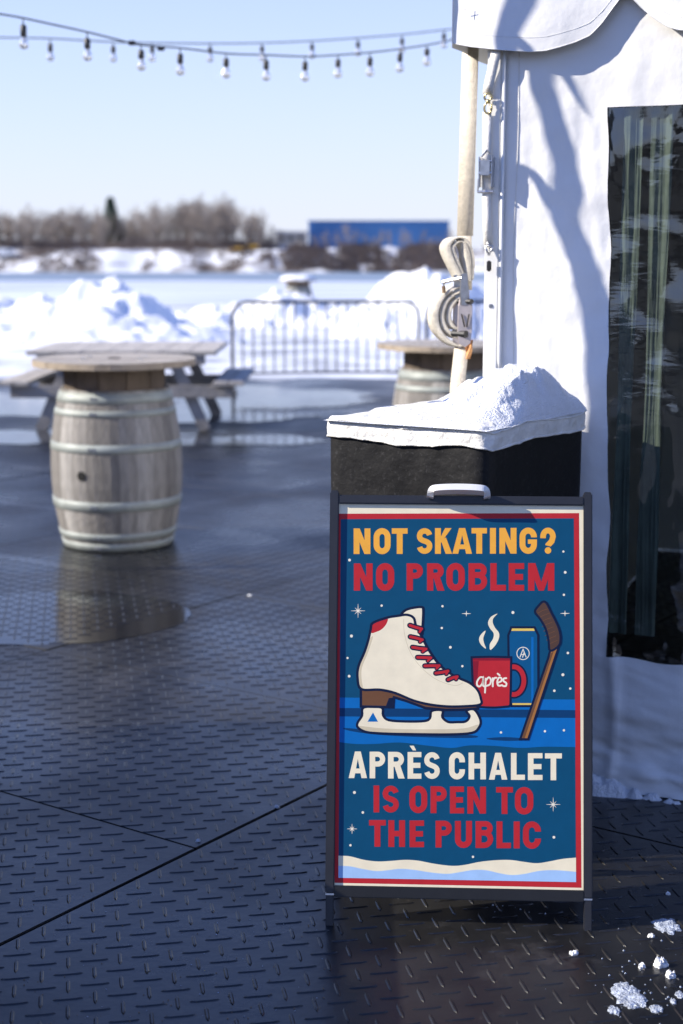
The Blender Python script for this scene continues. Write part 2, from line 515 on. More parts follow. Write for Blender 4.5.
for key in sorted(mats):
    i, j = key
    c = U * (us(j) + ul(j) * (i + .5)) + N_ * (n0 + NP * (j + .5))
    dz = rnd.uniform(-.0015, .0015)
    mb = MB()
    mb.bevbox(c + Vector((0, 0, -MAT_T / 2 + dz)), U * (ul(j) / 2 - .0009), N_ * (NP / 2 - .0034), Vector((0, 0, MAT_T / 2)), 0.003)
    o = mb.build('ground_mat', 'deck', deck)
    if not mats[key]: continue
    sv = MB()
    for k, (p, orient) in enumerate(mats[key]):
        ang = BA + (math.pi / 2 if orient else 0)
        if (key, k) in indiv:
            inst('tread_bar', bar_me, o, (p.x, p.y, dz - .0002), ang)
        else:
            ca, sa = math.cos(ang), math.sin(ang)
            sv.add([(p.x + x * ca - y * sa, p.y + x * sa + y * ca, z + dz - .0002) for x, y, z in BV], BF)
    if sv.v:
        tag(sv.build('tread_bars', 'deck', o), kind='stuff')

def blob_sheet(name, c, rx, ry, z, m, seed, n=56, amp=0.25, rot=0.0):
    mb = MB()
    vs = [(c[0], c[1], z)]
    for k in range(n):
        a = 2 * math.pi * k / n
        r = 1 + amp * fbm(math.cos(a) * 1.3 + seed * 7.1, math.sin(a) * 1.3 + seed * 3.3)
        x, y = rx * r * math.cos(a), ry * r * math.sin(a)
        vs.append((c[0] + x * math.cos(rot) - y * math.sin(rot), c[1] + x * math.sin(rot) + y * math.cos(rot), z))
    mb.add(vs, [(0, 1 + k, 1 + (k + 1) % n) for k in range(n)])
    return tag(mb.build(name, m), kind='structure')

pc = ground(54, 616)
blob_sheet('puddle', (pc.x, pc.y), 0.64, 0.52, 0.0017, 'puddle', 6, amp=0.07, n=96)
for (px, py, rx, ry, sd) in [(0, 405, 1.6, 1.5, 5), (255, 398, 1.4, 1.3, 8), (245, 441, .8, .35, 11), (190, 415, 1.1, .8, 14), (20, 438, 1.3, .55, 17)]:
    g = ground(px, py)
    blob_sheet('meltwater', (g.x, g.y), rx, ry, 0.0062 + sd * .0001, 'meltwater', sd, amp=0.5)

# snow lying on the far part of the deck
def snow_z(x, y):
    e = (y - 20.3 + 0.9 * fbm(x * .35, y * .35, 3) - 0.03 * abs(x))
    z = max(-0.05, min(0.16, e * 0.06)) + 0.06 * fbm(x * .6, y * .25, 1) * min(1, max(0, e / 3))
    return z
mb = MB()
def fs_(u, v):
    x = -42 + 84 * u; y = 17.0 + 30.5 * v ** 1.4
    return (x, y, snow_z(x, y) - 0.012)
mb.grid(fs_, 150, 90)
tag(mb.build('snow_ground', 'snow_ground', smooth=True), kind='structure')

# river: ice shelf, open water, far bank
mb = MB()
mb.grid(lambda u, v: (-400 + 800 * u, 46 + (178 + 14 * fbm(u * 30, 2.2)) * v, -1.95), 80, 4)
tag(mb.build('river_ice', 'river_ice'), kind='structure')
mb = MB()
mb.grid(lambda u, v: (-500 + 1000 * u, 30 + 345 * v, -2.0), 4, 4)
tag(mb.build('river', 'river'), kind='structure')

def bank_z(x, y):
    t = min(1, max(0, (y - 338 - 3 * fbm(x * .03, 0.7)) / 16))
    return -2.3 + (5.6 * (t * t * (3 - 2 * t))) + 0.9 * fbm(x * .12, y * .12, 5) * min(1, t * 4 * (1.2 - t) + .15)
mb = MB()
def fb(u, v):
    x = -420 + 840 * u; y = 334 + 26 * min(1, v * 1.6) + max(0, v - .625) * 900
    return (x, y, bank_z(x, y))
mb.grid(fb, 420, 26)
tag(mb.build('far_bank', 'bank_snow', smooth=True), kind='structure')

# ------------------------------------------------------------------ tent
TA = R(-20)
TT = Vector((math.cos(TA), math.sin(TA), 0))            # along the front wall, to the right
TN = Vector((math.sin(TA), -math.cos(TA), 0))           # out of the front wall, towards the camera
gw = ground(600, 789)
TC = gw + TT * (-0.40)                                  # front left corner at the ground
TB = -TN                                                # into the tent
def tent_px(px, py, off=0.0):
    p = on_plane(px, py, TC + TN * off, TN)
    return (p - TC).dot(TT), p.z
def tp(t, z, off=0.0):
    return TC + TT * t + TN * off + Vector((0, 0, z))

tw, zwt = tent_px(609, 107); _, zwb = tent_px(607, 656)
print('window', tw, zwt, zwb, 'corner', TC)
WIN_R = tw + 1.7
TENT_L = 3.4
EAVE = 2.62
_twb, _ = tent_px(607.5, 656)
def win_left(z):
    return tw + (_twb - tw) * (zwt - z) / (zwt - zwb) + 0.003 * math.sin(z * 9) + 0.002 * math.sin(z * 23 + 1) + 0.004 * fbm(z * 5, 8)
def win_bot(t):
    return zwb - 0.03 * (t - tw)+ 0.004 * math.sin(t * 30)
def wall_off(t, z):
    """cloth relief, positive towards the outside"""
    k = 0.010 * fbm(t * 2.2, z * 1.4, 1) + 0.004 * fbm(t * 9, z * 4, 4)
    k += 0.006 * fbm(t * 1.2 + 4, z * 9 + t * 3, 2) * max(0, min(1, (0.9 - z) / .4))       # slack folds low down
    low = max(0, min(1, (0.36 - z) / .36))
    k += 0.034 * low * fbm(t * 2.0, z * 6.5 + t, 9) + 0.014 * low + .006 * low * fbm(t * 8, z * 14 + 2 * t, 3)
    fold = math.exp(-((t - tw - 0.055 - .02 * math.sin(z * 7)) / .016) ** 2) * max(0, min(1, (0.52 - z) / .12))
    k += 0.012 * fold
    if t < .06: k *= t / .06
    return k
tent = tag(empty('marquee_tent', TC), 'white fabric marquee tent with scalloped valance and clear vinyl window', 'tent')
mb = MB()
def patch(t0, t1, z0, z1, nu, nv):
    def f(u, v):
        zz0 = z0(0) if callable(z0) else z0
        zm = zz0 + (z1 - zz0) * v
        a = t0(zm) if callable(t0) else t0
        b = t1(zm) if callable(t1) else t1
        t = a + (b - a) * u
        if callable(z0):
            zz0 = z0(t)
        if callable(z1): z = zz0
        z = zz0 + (z1 - zz0) * v
        return tp(t, z, wall_off(t, z))
    mb.grid(f, nu, nv)
# lower band in full width, left strip beside the window, band above it, strip right of it
def lower(u, v):
    t = TENT_L * (u ** 1.6)
    z = 0.004 + (win_bot(t) - 0.004) * v
    return tp(t, z, wall_off(t, z))
mb.grid(lower, 190, 60)
def left(u, v):
    zb = win_bot(tw); z = zb + (zwt - zb) * v
    t = win_left(z) * u
    z2 = win_bot(t) + (zwt - win_bot(t)) * v
    return tp(t, z2, wall_off(t, z2))
mb.grid(left, 50, 160)
def above(u, v):
    t = TENT_L * u ** 1.6; z = zwt + (EAVE - zwt) * v
    return tp(t, z, wall_off(t, z))
mb.grid(above, 150, 40)
def rightp(u, v):
    t = WIN_R + (TENT_L - WIN_R) * u; z = win_bot(t) + (zwt - win_bot(t)) * v
    return tp(t, z, wall_off(t, z))
mb.grid(rightp, 20, 40)
wall = mb.build('front_wall', 'tent', tent, smooth=True)
# side and rear walls, roof
mb = MB()
mb.grid(lambda u, v: TC + TB * (4.0 * u) + TT * (0.012 * fbm(u * 6, v * 3) * (1 if 0 < u < 1 else 0)) + Vector((0, 0, EAVE * v + .004)), 60, 40)
mb.build('side_wall', 'tent', tent, smooth=True)
mb = MB()
mb.grid(lambda u, v: TC + TT * TENT_L + TB * (4.0 * u) + Vector((0, 0, EAVE * v + .004)), 20, 10)
mb.build('side_wall', 'tent', tent, smooth=True)
mb = MB()
mb.grid(lambda u, v: TC + TB * 4.0 + TT * (TENT_L * u) + Vector((0, 0, EAVE * v + .004)), 20, 10)
mb.build('rear_wall', 'tent', tent, smooth=True)
mb = MB()
VO = 0.042
c4 = [tp(-.10, EAVE + .05, VO), tp(TENT_L + .1, EAVE + .05, VO), tp(TENT_L + .1, EAVE + .05, -4.1), tp(-.10, EAVE + .05, -4.1)]
apex = tp(TENT_L / 2, EAVE + 1.7, -2.0)
def roofpt(a, b, u, v):
    p = a.lerp(b, u).lerp(apex, v)
    p.z -= 0.22 * math.sin(math.pi * v) * 1.0
    return p
for k in range(4):
    mb.grid(lambda u, v, k=k: roofpt(c4[k], c4[(k + 1) % 4], u, v), 16, 12)
mb.build('roof', 'tent', tent, smooth=True)
# valance with scallops
_, VB0 = tent_px(520, 51, VO)
VP = [tent_px(x, y, VO) for x, y in [(452, 43), (470, 46.5), (500, 50), (530, 52), (546, 51), (560, 47), (575, 42), (590, 35), (602, 22), (612, 8), (622, -5), (626, -7), (632, -2), (643, 9), (655, 19), (668, 27), (680, 30.5)]]
VPER = VP[-1][0] - VP[4][0] + 0.42
def val_bottom(t):
    while t > VP[-1][0]:
        if t < VP[-1][0] + .42: return VP[-1][1]
        t -= VPER
    for (a, za), (b, zb) in zip(VP, VP[1:]):
        if a <= t <= b:
            return za + (zb - za) * (t - a) / (b - a)
    return VP[0][1]
tvl, _ = tent_px(452, 30, VO)
print('valance', VB0, tvl)
mb = MB()
def valf(u, v, d=0.0):
    t = tvl + (TENT_L + .1 - tvl) * u
    zb = val_bottom(t)
    z = zb + (EAVE + .05 - zb) * v
    off = VO + (1 - v) * (0.008 * math.sin(t * 13) + .005 * fbm(t * 4, z * 5)) + d
    return tp(t, z, off)
mb.grid(valf, 300, 16)
mb.grid(lambda u, v: valf(1 - u, v, -.003), 300, 16)
val = mb.build('valance', 'tent', tent, smooth=True)
hem = MB()
hem.tube([valf(i / 300, 0.0, .0005) for i in range(0, 301)], 0.0012, 5)
hem.build('hem', 'tent', val, smooth=True)
hem = MB()
hem.tube([valf(i / 300, 0.09, .0004) for i in range(0, 301)], 0.0006, 4)
hem.build('seam', 'tent', val, smooth=True)
mb = MB()
mb.grid(lambda u, v: tp(tvl, VB0 + .018 + (EAVE + .05 - VB0 - .018) * v, VO - 4.1 * u) + TT * (0.006 * math.sin(u * 60) * (1 - v)), 80, 6)
mb.build('valance', 'tent', tent, smooth=True)
# stitched cross on the valance
mb = MB()
ct, cz = tent_px(466, 10, VO)
for a in (0, 90):
    d = TT * math.cos(R(a)) + Vector((0, 0, math.sin(R(a))))
    e = TN.cross(d)
    mb.box(tp(ct, cz, VO + .009), d * .014, e * .0012, TN * .0004)
mb.build('stitched_cross', 'tape', val)
# window
pane = MB()
def panef(u, v):
    z = v
    t = tw - .006 + (WIN_R + .02 - tw) * u
    z0 = win_bot(t) - .012
    z = z0 + (zwt + .012 - z0) * v
    t += (win_left(z) - tw) * (1 - u)
    return tp(t, z, wall_off(t, z) - 0.008 + 0.006 * fbm(t * 5, z * 3, 7) * min(1, u * 20))
pane.grid(panef, 120, 120)
pane.build('window_pane', 'vinyl', tent, smooth=True)
for (pa, pb, ph) in ((617, 636, .4), (644, 666, 1.9), (700, 740, .9)):
    mb = MB()
    ta, _ = tent_px(pa, 300); tb_, _ = tent_px(pb, 300)
    def curt(u, v):
        z = 0.5 + 1.70 * v
        t = ta + (tb_ - ta) * (.5 + (u - .5) * (1 - .25 * math.exp(-((z - 1.25) / .3) ** 2) + .10 * fbm(z * 1.5, ph)))
        return tp(t, z, -0.026 + 0.0028 * math.sin(u * 6.5 + ph + .9 * math.sin(z * 1.7 + ph)) + .006 * fbm(u * 2.2 + .5 * z, z * .9, ph) + .002 * fbm(u * 7, z * 5, ph))
    mb.grid(curt, 44, 70)
    mb.build('curtain', 'curtain', tent, smooth=True)

# corner post with keder rail
mb = MB()
pt0, _ = tent_px(481, 300, .05); pt1, _ = tent_px(495.5, 300, .05)
PW = (pt1 - pt0) / 2; PCt = (pt0 + pt1) / 2
mb.bevbox(tp(PCt, EAVE / 2, .009), TT * PW, TN * .009, Vector((0, 0, EAVE / 2 - .001)), .004)
post = mb.build('corner_post', 'tent_pole', tent)
mb = MB()
rt, rz = tent_px(497, 370, .05)
mb.tube([tp(rt, rz, .012), tp(rt - .002, rz + .03, .016), tp(rt - .002, EAVE - .1, .016)], 0.006, 8)
mb.build('rail', 'tent_pole', post, smooth=True)
mb = MB()
for (z) in (0.35, 0.9, 1.5, 2.1):
    mb = MB()
    mb.bevbox(tp(PCt, z, .0185), TT * .006, TN * .003, Vector((0, 0, .006)), .002)
    mb.build('bolt', 'steel', post)
mb = MB()
mb.bevbox(tp(PCt, .006, .02), TT * .06, TN * .06, Vector((0, 0, .006)), .003)
mb.build('base_plate', 'steel', post)
# vertical sewn seam on the wall
mb = MB()
st, _ = tent_px(514, 300)
mb.tube([tp(st + .004 * math.sin(k * .3), 1.0 + k * .04, wall_off(st, 1.0 + k * .04) + .0012) for k in range(34)], 0.0012, 4)
mb.build('wall_seam', 'tape', wall)

# ------------------------------------------------------------------ second strap with snap hook, cam buckle and clip on the post
def wpt(px, py, off):
    return on_plane(px, py, TC + TN * off, TN)
st2 = tag(empty('hook_strap', wpt(489, 256, 0.024)), 'narrow cream strap with brass snap hook and steel buckle against the tent post', 'strap')
mb = MB()
bandw = TT * .030
mb.ribbon([wpt(499, 38, 0.029), wpt(494, 62, 0.034), wpt(489, 84, 0.030), wpt(487.5, 94, 0.029)], bandw * 1.0, .003)
mb.ribbon([wpt(487, 112, 0.028), wpt(487, 150, 0.028), wpt(486.5, 176, 0.028), wpt(487, 215, 0.027), wpt(488, 247, 0.027)], bandw * .9, .003)
mb.build('webbing', 'tape', st2, smooth=True)
mb = MB()
def ring(c, ra, rb, rr, ax, ay, n=20, m=7, a0=0, a1=360, closed=True):
    pts = [c + ax * (ra * math.cos(R(a0 + (a1 - a0) * k / n))) + ay * (rb * math.sin(R(a0 + (a1 - a0) * k / n))) for k in range(n if closed else n + 1)]
    mb.tube(pts, rr, m, closed=closed)
Z = Vector((0, 0, 1))
ring(wpt(488, 97, 0.036), .011, .010, .0032, TT, Z)
mb.tube([wpt(488, 100, 0.036), wpt(488, 103, 0.036)], .007, 8)
ring(wpt(488, 108, 0.036), .011, .016, .0034, TT, Z, a0=60, a1=400, closed=False)
mb.tube([wpt(491, 104, 0.036), wpt(491, 112, 0.038)], .0026, 6)
mb.build('snap_hook', 'brass', st2, smooth=True)
mb = MB()
cb = wpt(486.5, 172, 0.034)
for s in (-1, 1):
    mb.bevbox(cb + TT * (.019 * s), TT * .002, TN * .016, Z * .045, .0015)
mb.tube([cb + TT * -.026 + Z * -.058, cb + TT * .022 + Z * -.058], .004, 8)
mb.tube([cb + TT * -.026 + Z * -.058, cb + TT * -.024 + Z * -.02], .003, 6)
mb.tube([cb + TT * -.019 + TN * .012 + Z * .03, cb + TT * .019 + TN * .012 + Z * .03], .005, 8)
mb.tube([cb + TT * -.019 + TN * .012 + Z * -.005, cb + TT * .019 + TN * .012 + Z * -.005], .006, 8)
mb.bevbox(cb + TN * .018 + Z * .012, TT * .015, TN * .002, Z * .022, .0015)
mb.tube([cb + TT * -.012 + TN * .016 + Z * .045, cb + TT * .006 + TN * .02 + Z * .062, cb + TT * .014 + TN * .016 + Z * .05], .0035, 6)
mb.build('cam_buckle', 'steel', st2)
mb = MB()
cc = wpt(489, 252, 0.034)
mb.tube([cc + TT * -.014 + Z * .020, cc + TT * .0 + Z * -.010], .0032, 7)
mb.tube([cc + TT * .014 + Z * .020, cc + TT * .0 + Z * -.010], .0032, 7)
mb.tube([cc + TT * -.015 + Z * .018, cc + TT * .015 + Z * .018], .0032, 7)
mb.tube([cc + TT * -.007 + Z * .030, cc + TT * .007 + Z * .012], .0026, 6)
mb.build('wire_clip', 'steel', st2, smooth=True)
mb = MB()
mb.bevbox(wpt(489, 266, 0.034), TT * .007, TN * .004, Z * .016, .003)
mb.build('rubber_tip', 'black_plastic', st2)

# ------------------------------------------------------------------ ratchet tie-down strap
def wst(px, py, off): return wpt(px, py, off - .15)
rs = tag(empty('ratchet_strap', wst(458, 384, .08)), 'cream webbing tie-down strap with looped tail and worn steel ratchet', 'strap')
mb = MB()
sw = Vector((.80, -.6, 0)).normalized() * .058
top = wst(471, 30, .02); mid = wst(465, 236, .06); low = wst(457.5, 384, .09); low2 = wst(455, 425, .09)
mb.ribbon([top, mid], sw, .003)
mb.ribbon([wst(463, 335, .075), low, low2], sw * .9, .003)
mb.ribbon([mid, wst(465.5, 290, .07)], sw * .8, .003)
mb.build('webbing', 'webbing', rs, smooth=True)
# folded tail: two loops, rolled about an axis turned towards the camera
LAX = Vector((.62, -.78, .0)).normalized()              # roll axis
LSD = Vector((-.93, -.36, 0)).normalized()              # outward to the left
def loop_pts(path, off=.085):
    return [wst(x, y, off) for x, y in path]
def smooth_path(pts, n=5):
    out = []
    P = [Vector(p) for p in pts]
    for i in range(len(P) - 1):
        p0 = P[max(i - 1, 0)]; p1 = P[i]; p2 = P[i + 1]; p3 = P[min(i + 2, len(P) - 1)]
        for k in range(n):
            t = k / n
            out.append(0.5 * ((2 * p1) + (-p0 + p2) * t + (2 * p0 - 5 * p1 + 4 * p2 - p3) * t * t + (-p0 + 3 * p1 - 3 * p2 + p3) * t ** 3))
    out.append(P[-1])
    return out
lw = LAX * .050
mb = MB()
mb.ribbon(smooth_path(loop_pts([(461, 285), (455, 272), (448, 258), (445, 248), (448, 241), (455, 237.5), (462, 240), (467, 250), (469, 264), (467.5, 280)])), lw, .0032)
mb.ribbon(smooth_path(loop_pts([(462, 284), (457, 270), (452, 257), (449, 249), (451.5, 244), (456, 241.5), (461, 244), (464.5, 253), (466, 268), (465.5, 282)])), lw * .98, .0032)
mb.build('upper_loop', 'webbing_dirty', rs, smooth=True)
mb = MB()
mb.ribbon(smooth_path(loop_pts([(464, 287), (455, 287), (443, 293), (435.5, 304), (433, 317), (436, 330), (445, 340), (456, 346), (463, 342)])), lw, .0034)
mb.ribbon(smooth_path(loop_pts([(464, 292), (456, 292), (447, 297), (441, 306), (439, 317), (442, 327), (449, 334), (457, 338), (462, 336)])), lw * .98, .0034)
mb.ribbon(smooth_path(loop_pts([(463, 297), (456, 298), (450, 303), (446.5, 310), (446, 318), (449, 325), (455, 329), (460, 328), (461, 318), (459, 306)])), lw * .96, .0034)
mb.build('lower_loop', 'webbing_dirty', rs, smooth=True)
# ratchet body
def rpt(px, py, off=.12): return wst(px, py, off)
mb = MB()
sidev = Vector((.62, -.78, 0)).normalized()
def plate(path, off, th=.0022, mi=0):
    P = [rpt(x, y, off) for x, y in path]
    n = len(P)
    d = sidev * th
    mb.add([p - d for p in P] + [p + d for p in P], [tuple(range(n))[::-1], tuple(range(n, 2 * n))] + [(i, (i + 1) % n, n + (i + 1) % n, n + i) for i in range(n)], mi)
pl = [(461.5, 292), (464, 284), (468, 284), (469, 298), (472, 306), (471.5, 330), (470, 343), (465, 347), (459, 344), (457.5, 332), (458.5, 306)]
plate(pl, .125)
plate([(x - 5, y + 1) for x, y in pl], .085)
ratch = mb.build('ratchet_plates', 'steel_pink', rs)
mb = MB()
plate([(461, 274), (466.5, 273), (468.5, 290), (466, 305), (461, 305), (460, 292)], .128)
plate([(454, 275), (458.5, 274), (460.5, 290), (459, 303), (455, 304)], .088)
mb.tube([rpt(443, 282, .10), rpt(462, 278, .125)], .0055, 8)
mb.tube([rpt(444, 283, .10), rpt(444, 290, .10)], .004, 6)
mb.build('ratchet_handle', 'steel', rs)
mb = MB()
for (x, y, r) in [(469.5, 301.5, .0085), (464, 334, .011)]:
    c = rpt(x, y, .128)
    mb = MB()
    mb.tube([c - sidev * .05, c + sidev * .010], r, 10)
    mb.build('spindle', 'black_plastic', rs)
mb = MB()
for (a, b) in [((461.5, 314), (464.5, 327)), ((469, 314), (466.5, 327))]:
    pa, pb = rpt(*a, .131), rpt(*b, .131)
    mb.tube([pa, pb], .0022, 5)
mb.build('plate_slots', 'black_plastic', ratch)
mb = MB()
mb.tube([rpt(443.5, 286, .10), rpt(444, 293, .10)], .006, 7)
mb.build('handle_grip', 'leaf_litter', rs)
mb = MB()
def tagf(u, v):
    p = wst(465.5 + 8 * u - 3 * v * u, 340 + (19 + 5 * fbm(u * 6, 1)) * v, .10)
    return p + TN * (.006 * math.sin(u * 7 + v * 6))
mb.grid(tagf, 6, 10)
mb.build('frayed_tag', 'orange_tag', rs, smooth=True)

# ------------------------------------------------------------------ ballast box with black cover
BZ = 1.20
bn = ground(488, 431, BZ); bl = ground(325, 419.5, BZ); br = ground(577, 406.5, BZ)
ex = (bl - bn); ey = (br - bn)
# square it up
ex_n = ex.normalized(); ey = (ey - ex_n * ey.dot(ex_n)) * 0.87
br = bn + ey
print('box', bn, bl, br, ex.length, ey.length)
bk = bl + ey
box = tag(empty('ballast_box', Vector((bn.x, bn.y, 0))), 'tall box under black cover with white quilted top, behind the sign', 'box')
mb = MB()
cen = (bn + bl + br + bk) / 4
def boxring(z, infl, n=28):
    out = []
    cs = [bn, bl, bk, bn + ey]
    for k in range(4):
        a, b = cs[k], cs[(k + 1) % 4]
        for i in range(n):
            t = i / n
            p = a.lerp(b, t)
            d = (p - cen); d.z = 0
            bow = 0.012 * math.sin(math.pi * t) * math.sin(z * 5) + .006 * fbm(t * 5 + k * 3, z * 5) * math.sin(math.pi * t)
            q = cen + d * (1 + infl) + d.normalized() * bow
            # rounded corners
            e = min(t, 1 - t)
            q -= d.normalized() * max(0, (.05 - e)) * .35
            out.append(Vector((q.x, q.y, z)))
    return out
def wall_rings(zs, infl):
    rings = [boxring(z, i) for z, i in zip(zs, infl)]
    n = len(rings[0])
    vs = [v for r in rings for v in r]
    fs = [(j * n + k, j * n + (k + 1) % n, (j + 1) * n + (k + 1) % n, (j + 1) * n + k) for j in range(len(rings) - 1) for k in range(n)]
    return vs, fs
zs = [0.004 + (BZ - .03) * k / 30 for k in range(31)]
mb.add(*wall_rings(zs, [0.0 + .01 * math.sin(k * .5) * .3 for k in range(31)]))
mb.build('black_cover', 'box_black', box, smooth=True)
mb = MB()
def skirt_ring(zoff, infl):
    r = boxring(BZ + zoff, infl)
    n = len(r); out = []
    for k, p in enumerate(r):
        s_ = k / n * 4
        out.append(p + Vector((0, 0, (.005 * math.sin(k * .33) + .005 * fbm(k * .21, zoff * 30)))))
    return out
rings = [skirt_ring(-.048, .024), skirt_ring(-.02, .030), skirt_ring(-.002, .022), skirt_ring(.006, .004)]
for s_ in (.85, .6, .3, .02):
    base = skirt_ring(.006, .004)
    ring_ = []
    for p in base:
        q = cen.lerp(p, s_); q.z = BZ + .006 + (1 - s_) * .03 + .008 * fbm(q.x * 9, q.y * 9)
        ring_.append(q)
    rings.append(ring_)
n = len(rings[0])
mb.add([v for r in rings for v in r], [(j * n + k, j * n + (k + 1) % n, (j + 1) * n + (k + 1) % n, (j + 1) * n + k) for j in range(len(rings) - 1) for k in range(n)] + [tuple((len(rings) - 1) * n + k for k in range(n))])
lid = mb.build('white_top', 'box_white', box, smooth=True)
mb = MB()
mb.tube(skirt_ring(-.048, .0245), .0035, 5, closed=True)
mb.tube([p + Vector((0, 0, .004)) for p in skirt_ring(-.006, .028)], .003, 5, closed=True)
mb.build('piping', 'box_white', lid, smooth=True)

# snow heap on the box
hp = {}
def heap_h(x, y):
    p = Vector((x, y, 0))
    d = p - Vector((bn.x, bn.y, 0))
    a = d.dot(ex_n) / ex.length; b = d.dot(ey.normalized()) / ey.length
    edge = min(a, 1 - a, b + .04, 1.0 - b)
    if edge < -0.02: return -1
    m = 0
    for (ca, cb_, ra, rb, hh) in [(.24, .58, .30, .36, .090), (.36, .76, .30, .26, .085), (.10, .44, .18, .26, .06), (.34, .40, .20, .20, .035), (.66, .84, .22, .20, .045), (.08, .84, .18, .22, .06)]:
        q = ((a - ca) / ra) ** 2 + ((b - cb_) / rb) ** 2
        m += .80 * hh * math.exp(-q * 1.15)
    lump = max(0, mnoise.noise(Vector((x * 15, y * 15, 3)))) * .022 + .018 * fbm(x * 6, y * 6, 2) + .003 * mnoise.noise(Vector((x * 42, y * 42, 1))) + .003 * mnoise.noise(Vector((x * 95, y * 95, 1)))
    m += lump * min(1, m / .05)
    m *= min(1, max(0, edge + .005) / .14) ** .55
    return m - .018
mb = MB()
def heap(u, v):
    p = bn + ex * (-.01 + 1.0 * u) + ey * (-.03 + 1.02 * v)
    h = heap_h(p.x, p.y)
    return (p.x, p.y, BZ + .018 + max(h, -.05))
mb.grid(heap, 170, 170)
hs = mb.build('snow_heap', 'snow_fine', smooth=True, origin=(cen.x, cen.y, BZ))
tag(hs, 'lumpy heap of fresh snow on the white top of the box', 'snow heap')

# ------------------------------------------------------------------ sandwich board
PL = ground(332, 925); PR = ground(586.5, 930.5)
SA = (PR - PL).normalized()
SB = Vector((-SA.y, SA.x, 0))
LEAN = R(14.0)
SW_ = Z * math.cos(LEAN) + SB * math.sin(LEAN)
SN = SA.cross(SW_).normalized()
if SN.y > 0: SN = -SN
def spx(px, py, off=0.0):
    return on_plane(px, py, PL + SN * off, SN)
def suv(px, py):
    p = spx(px, py) - PL
    return p.dot(SA), p.dot(SW_)
def sp(u, v, off=0.0):
    return PL + SA * u + SW_ * v + SN * off
topv = suv(460, 495)[1]
print('sign', PL, PR, 'len', topv, 'z', topv * math.cos(LEAN), 'w', (PR - PL).length)
sign = tag(empty('sandwich_board', (PL + PR) / 2), 'dark framed pavement sign with an ice skate poster and white carry handle', 'sign')
uL0 = suv(327.6, 700)[0]; uL1 = suv(336.6, 700)[0]; uR0 = suv(583.5, 700)[0]; uR1 = suv(592.4, 700)[0]
vJ = suv(460, 895.5)[1]; vT = topv
vBt = suv(460, 888.7)[1]; vTb = suv(460, 504)[1]
PROUD = .0045
DEP = .012
for (a, b) in ((uL0, uL1), (uR0, uR1)):
    mb = MB()
    mb.bevbox(sp((a + b) / 2, (vT + vJ) / 2 + .003, -DEP + PROUD), SA * ((b - a) / 2), SW_ * ((vT - vJ) / 2 + .003), SN * DEP, .0025)
    po = mb.build('post', 'frame', sign)
    mb = MB()
    mb.bevbox(sp((a + b) / 2, vJ / 2 - .004, -DEP + PROUD - .001), SA * ((b - a) / 2 * .86), SW_ * (vJ / 2 + .001), SN * (DEP * .85), .002)
    mb.build('leg', 'frame', po)
    mb = MB()
    mb.bevbox(sp((a + b) / 2, vJ - .003, -DEP + PROUD - .0005), SA * ((b - a) / 2 * .95), SW_ * .0022, SN * (DEP * .95), .0008)
    mb.build('joint_ring', 'steel', po)
    mb = MB()
    mb.bevbox(sp((a + b) / 2, vT + .006, -DEP + PROUD), SA * ((b - a) / 2 * .8), SW_ * .004, SN * (DEP * .7), .002)
    mb.build('end_cap', 'frame', po)
mb = MB()
mb.bevbox(sp((uL1 + uR0) / 2, (vT + vTb) / 2 - .002, -.010 + PROUD), SA * ((uR0 - uL1) / 2 + .001), SW_ * ((vT - vTb) / 2), SN * .010, .003)
mb.build('top_rail', 'frame', sign)
mb = MB()
mb.bevbox(sp((uL1 + uR0) / 2, (vBt + vJ) / 2 - .004, -.010 + PROUD - .001), SA * ((uR0 - uL1) / 2 + .001), SW_ * ((vBt - vJ) / 2 + .006), SN * .010, .002)
mb.build('bottom_rail', 'frame_dark', sign)
# rear frame
rb = sp(0, vT - .02, -.035)
rfoot = PL + SB * 0.33
RW = (Vector((PL.x, PL.y, 0)) + SB * 0.335 - sp(0, vT - .02, -.04))
for u in ((uL0 + uL1) / 2, (uR0 + uR1) / 2):
    a = sp(u, vT - .02, -.034); b = PL + SA * u + SB * .335 + Z * .004
    d = (b - a)
    mb = MB()
    mb.bevbox((a + b) / 2, SA * .009, d / 2, d.normalized().cross(SA) * .009, .002)
    mb.build('rear_leg', 'frame', sign)
mb = MB()
a = sp((uL1 + uR0) / 2, vT - .02, -.034); b = PL + SA * ((uL1 + uR0) / 2) + SB * .335
for k in (.0, .84):
    c = a.lerp(b, k + .02)
    mb = MB()
    mb.bevbox(c, SA * ((uR0 - uL1) / 2), (b - a).normalized() * .010, (b - a).normalized().cross(SA) * .008, .002)
    mb.build('rear_rail', 'frame', sign)
# white carry handle
h0 = suv(430, 495)[0]; h1 = suv(487, 495)[0]
hv = suv(460, 495)[1]
mb = MB()
pts = []
for (u, v, off) in [(h0, hv - .010, .006), (h0 + .004, hv + .006, .020), (h0 + .020, hv + .011, .026), ((h0 + h1) / 2, hv + .013, .027),
                    (h1 - .020, hv + .011, .026), (h1 - .004, hv + .006, .020), (h1, hv - .010, .006)]:
    pts.append(sp(u, v, off))
mb.ribbon(smooth_path(pts, 5), (SN * .9 + SW_ * .35).normalized() * .026, .017)
mb.build('handle', 'handle_white', sign, smooth=False)
mb = MB()
for u in (h0 + .003, h1 - .003):
    mb = MB()
    mb.bevbox(sp(u, hv - .008, .004), SA * .007, SW_ * .006, SN * .004, .002)
    mb.build('handle_mount', 'frame_dark', sign)
# backing panel + poster
mb = MB()
mb.box(sp((uL1 + uR0) / 2, (vTb + vBt) / 2, -.006), SA * ((uR0 - uL1) / 2 + .004), SW_ * ((vTb - vBt) / 2 + .006), SN * .0025)
mb.build('backing_panel', 'frame_dark', sign)

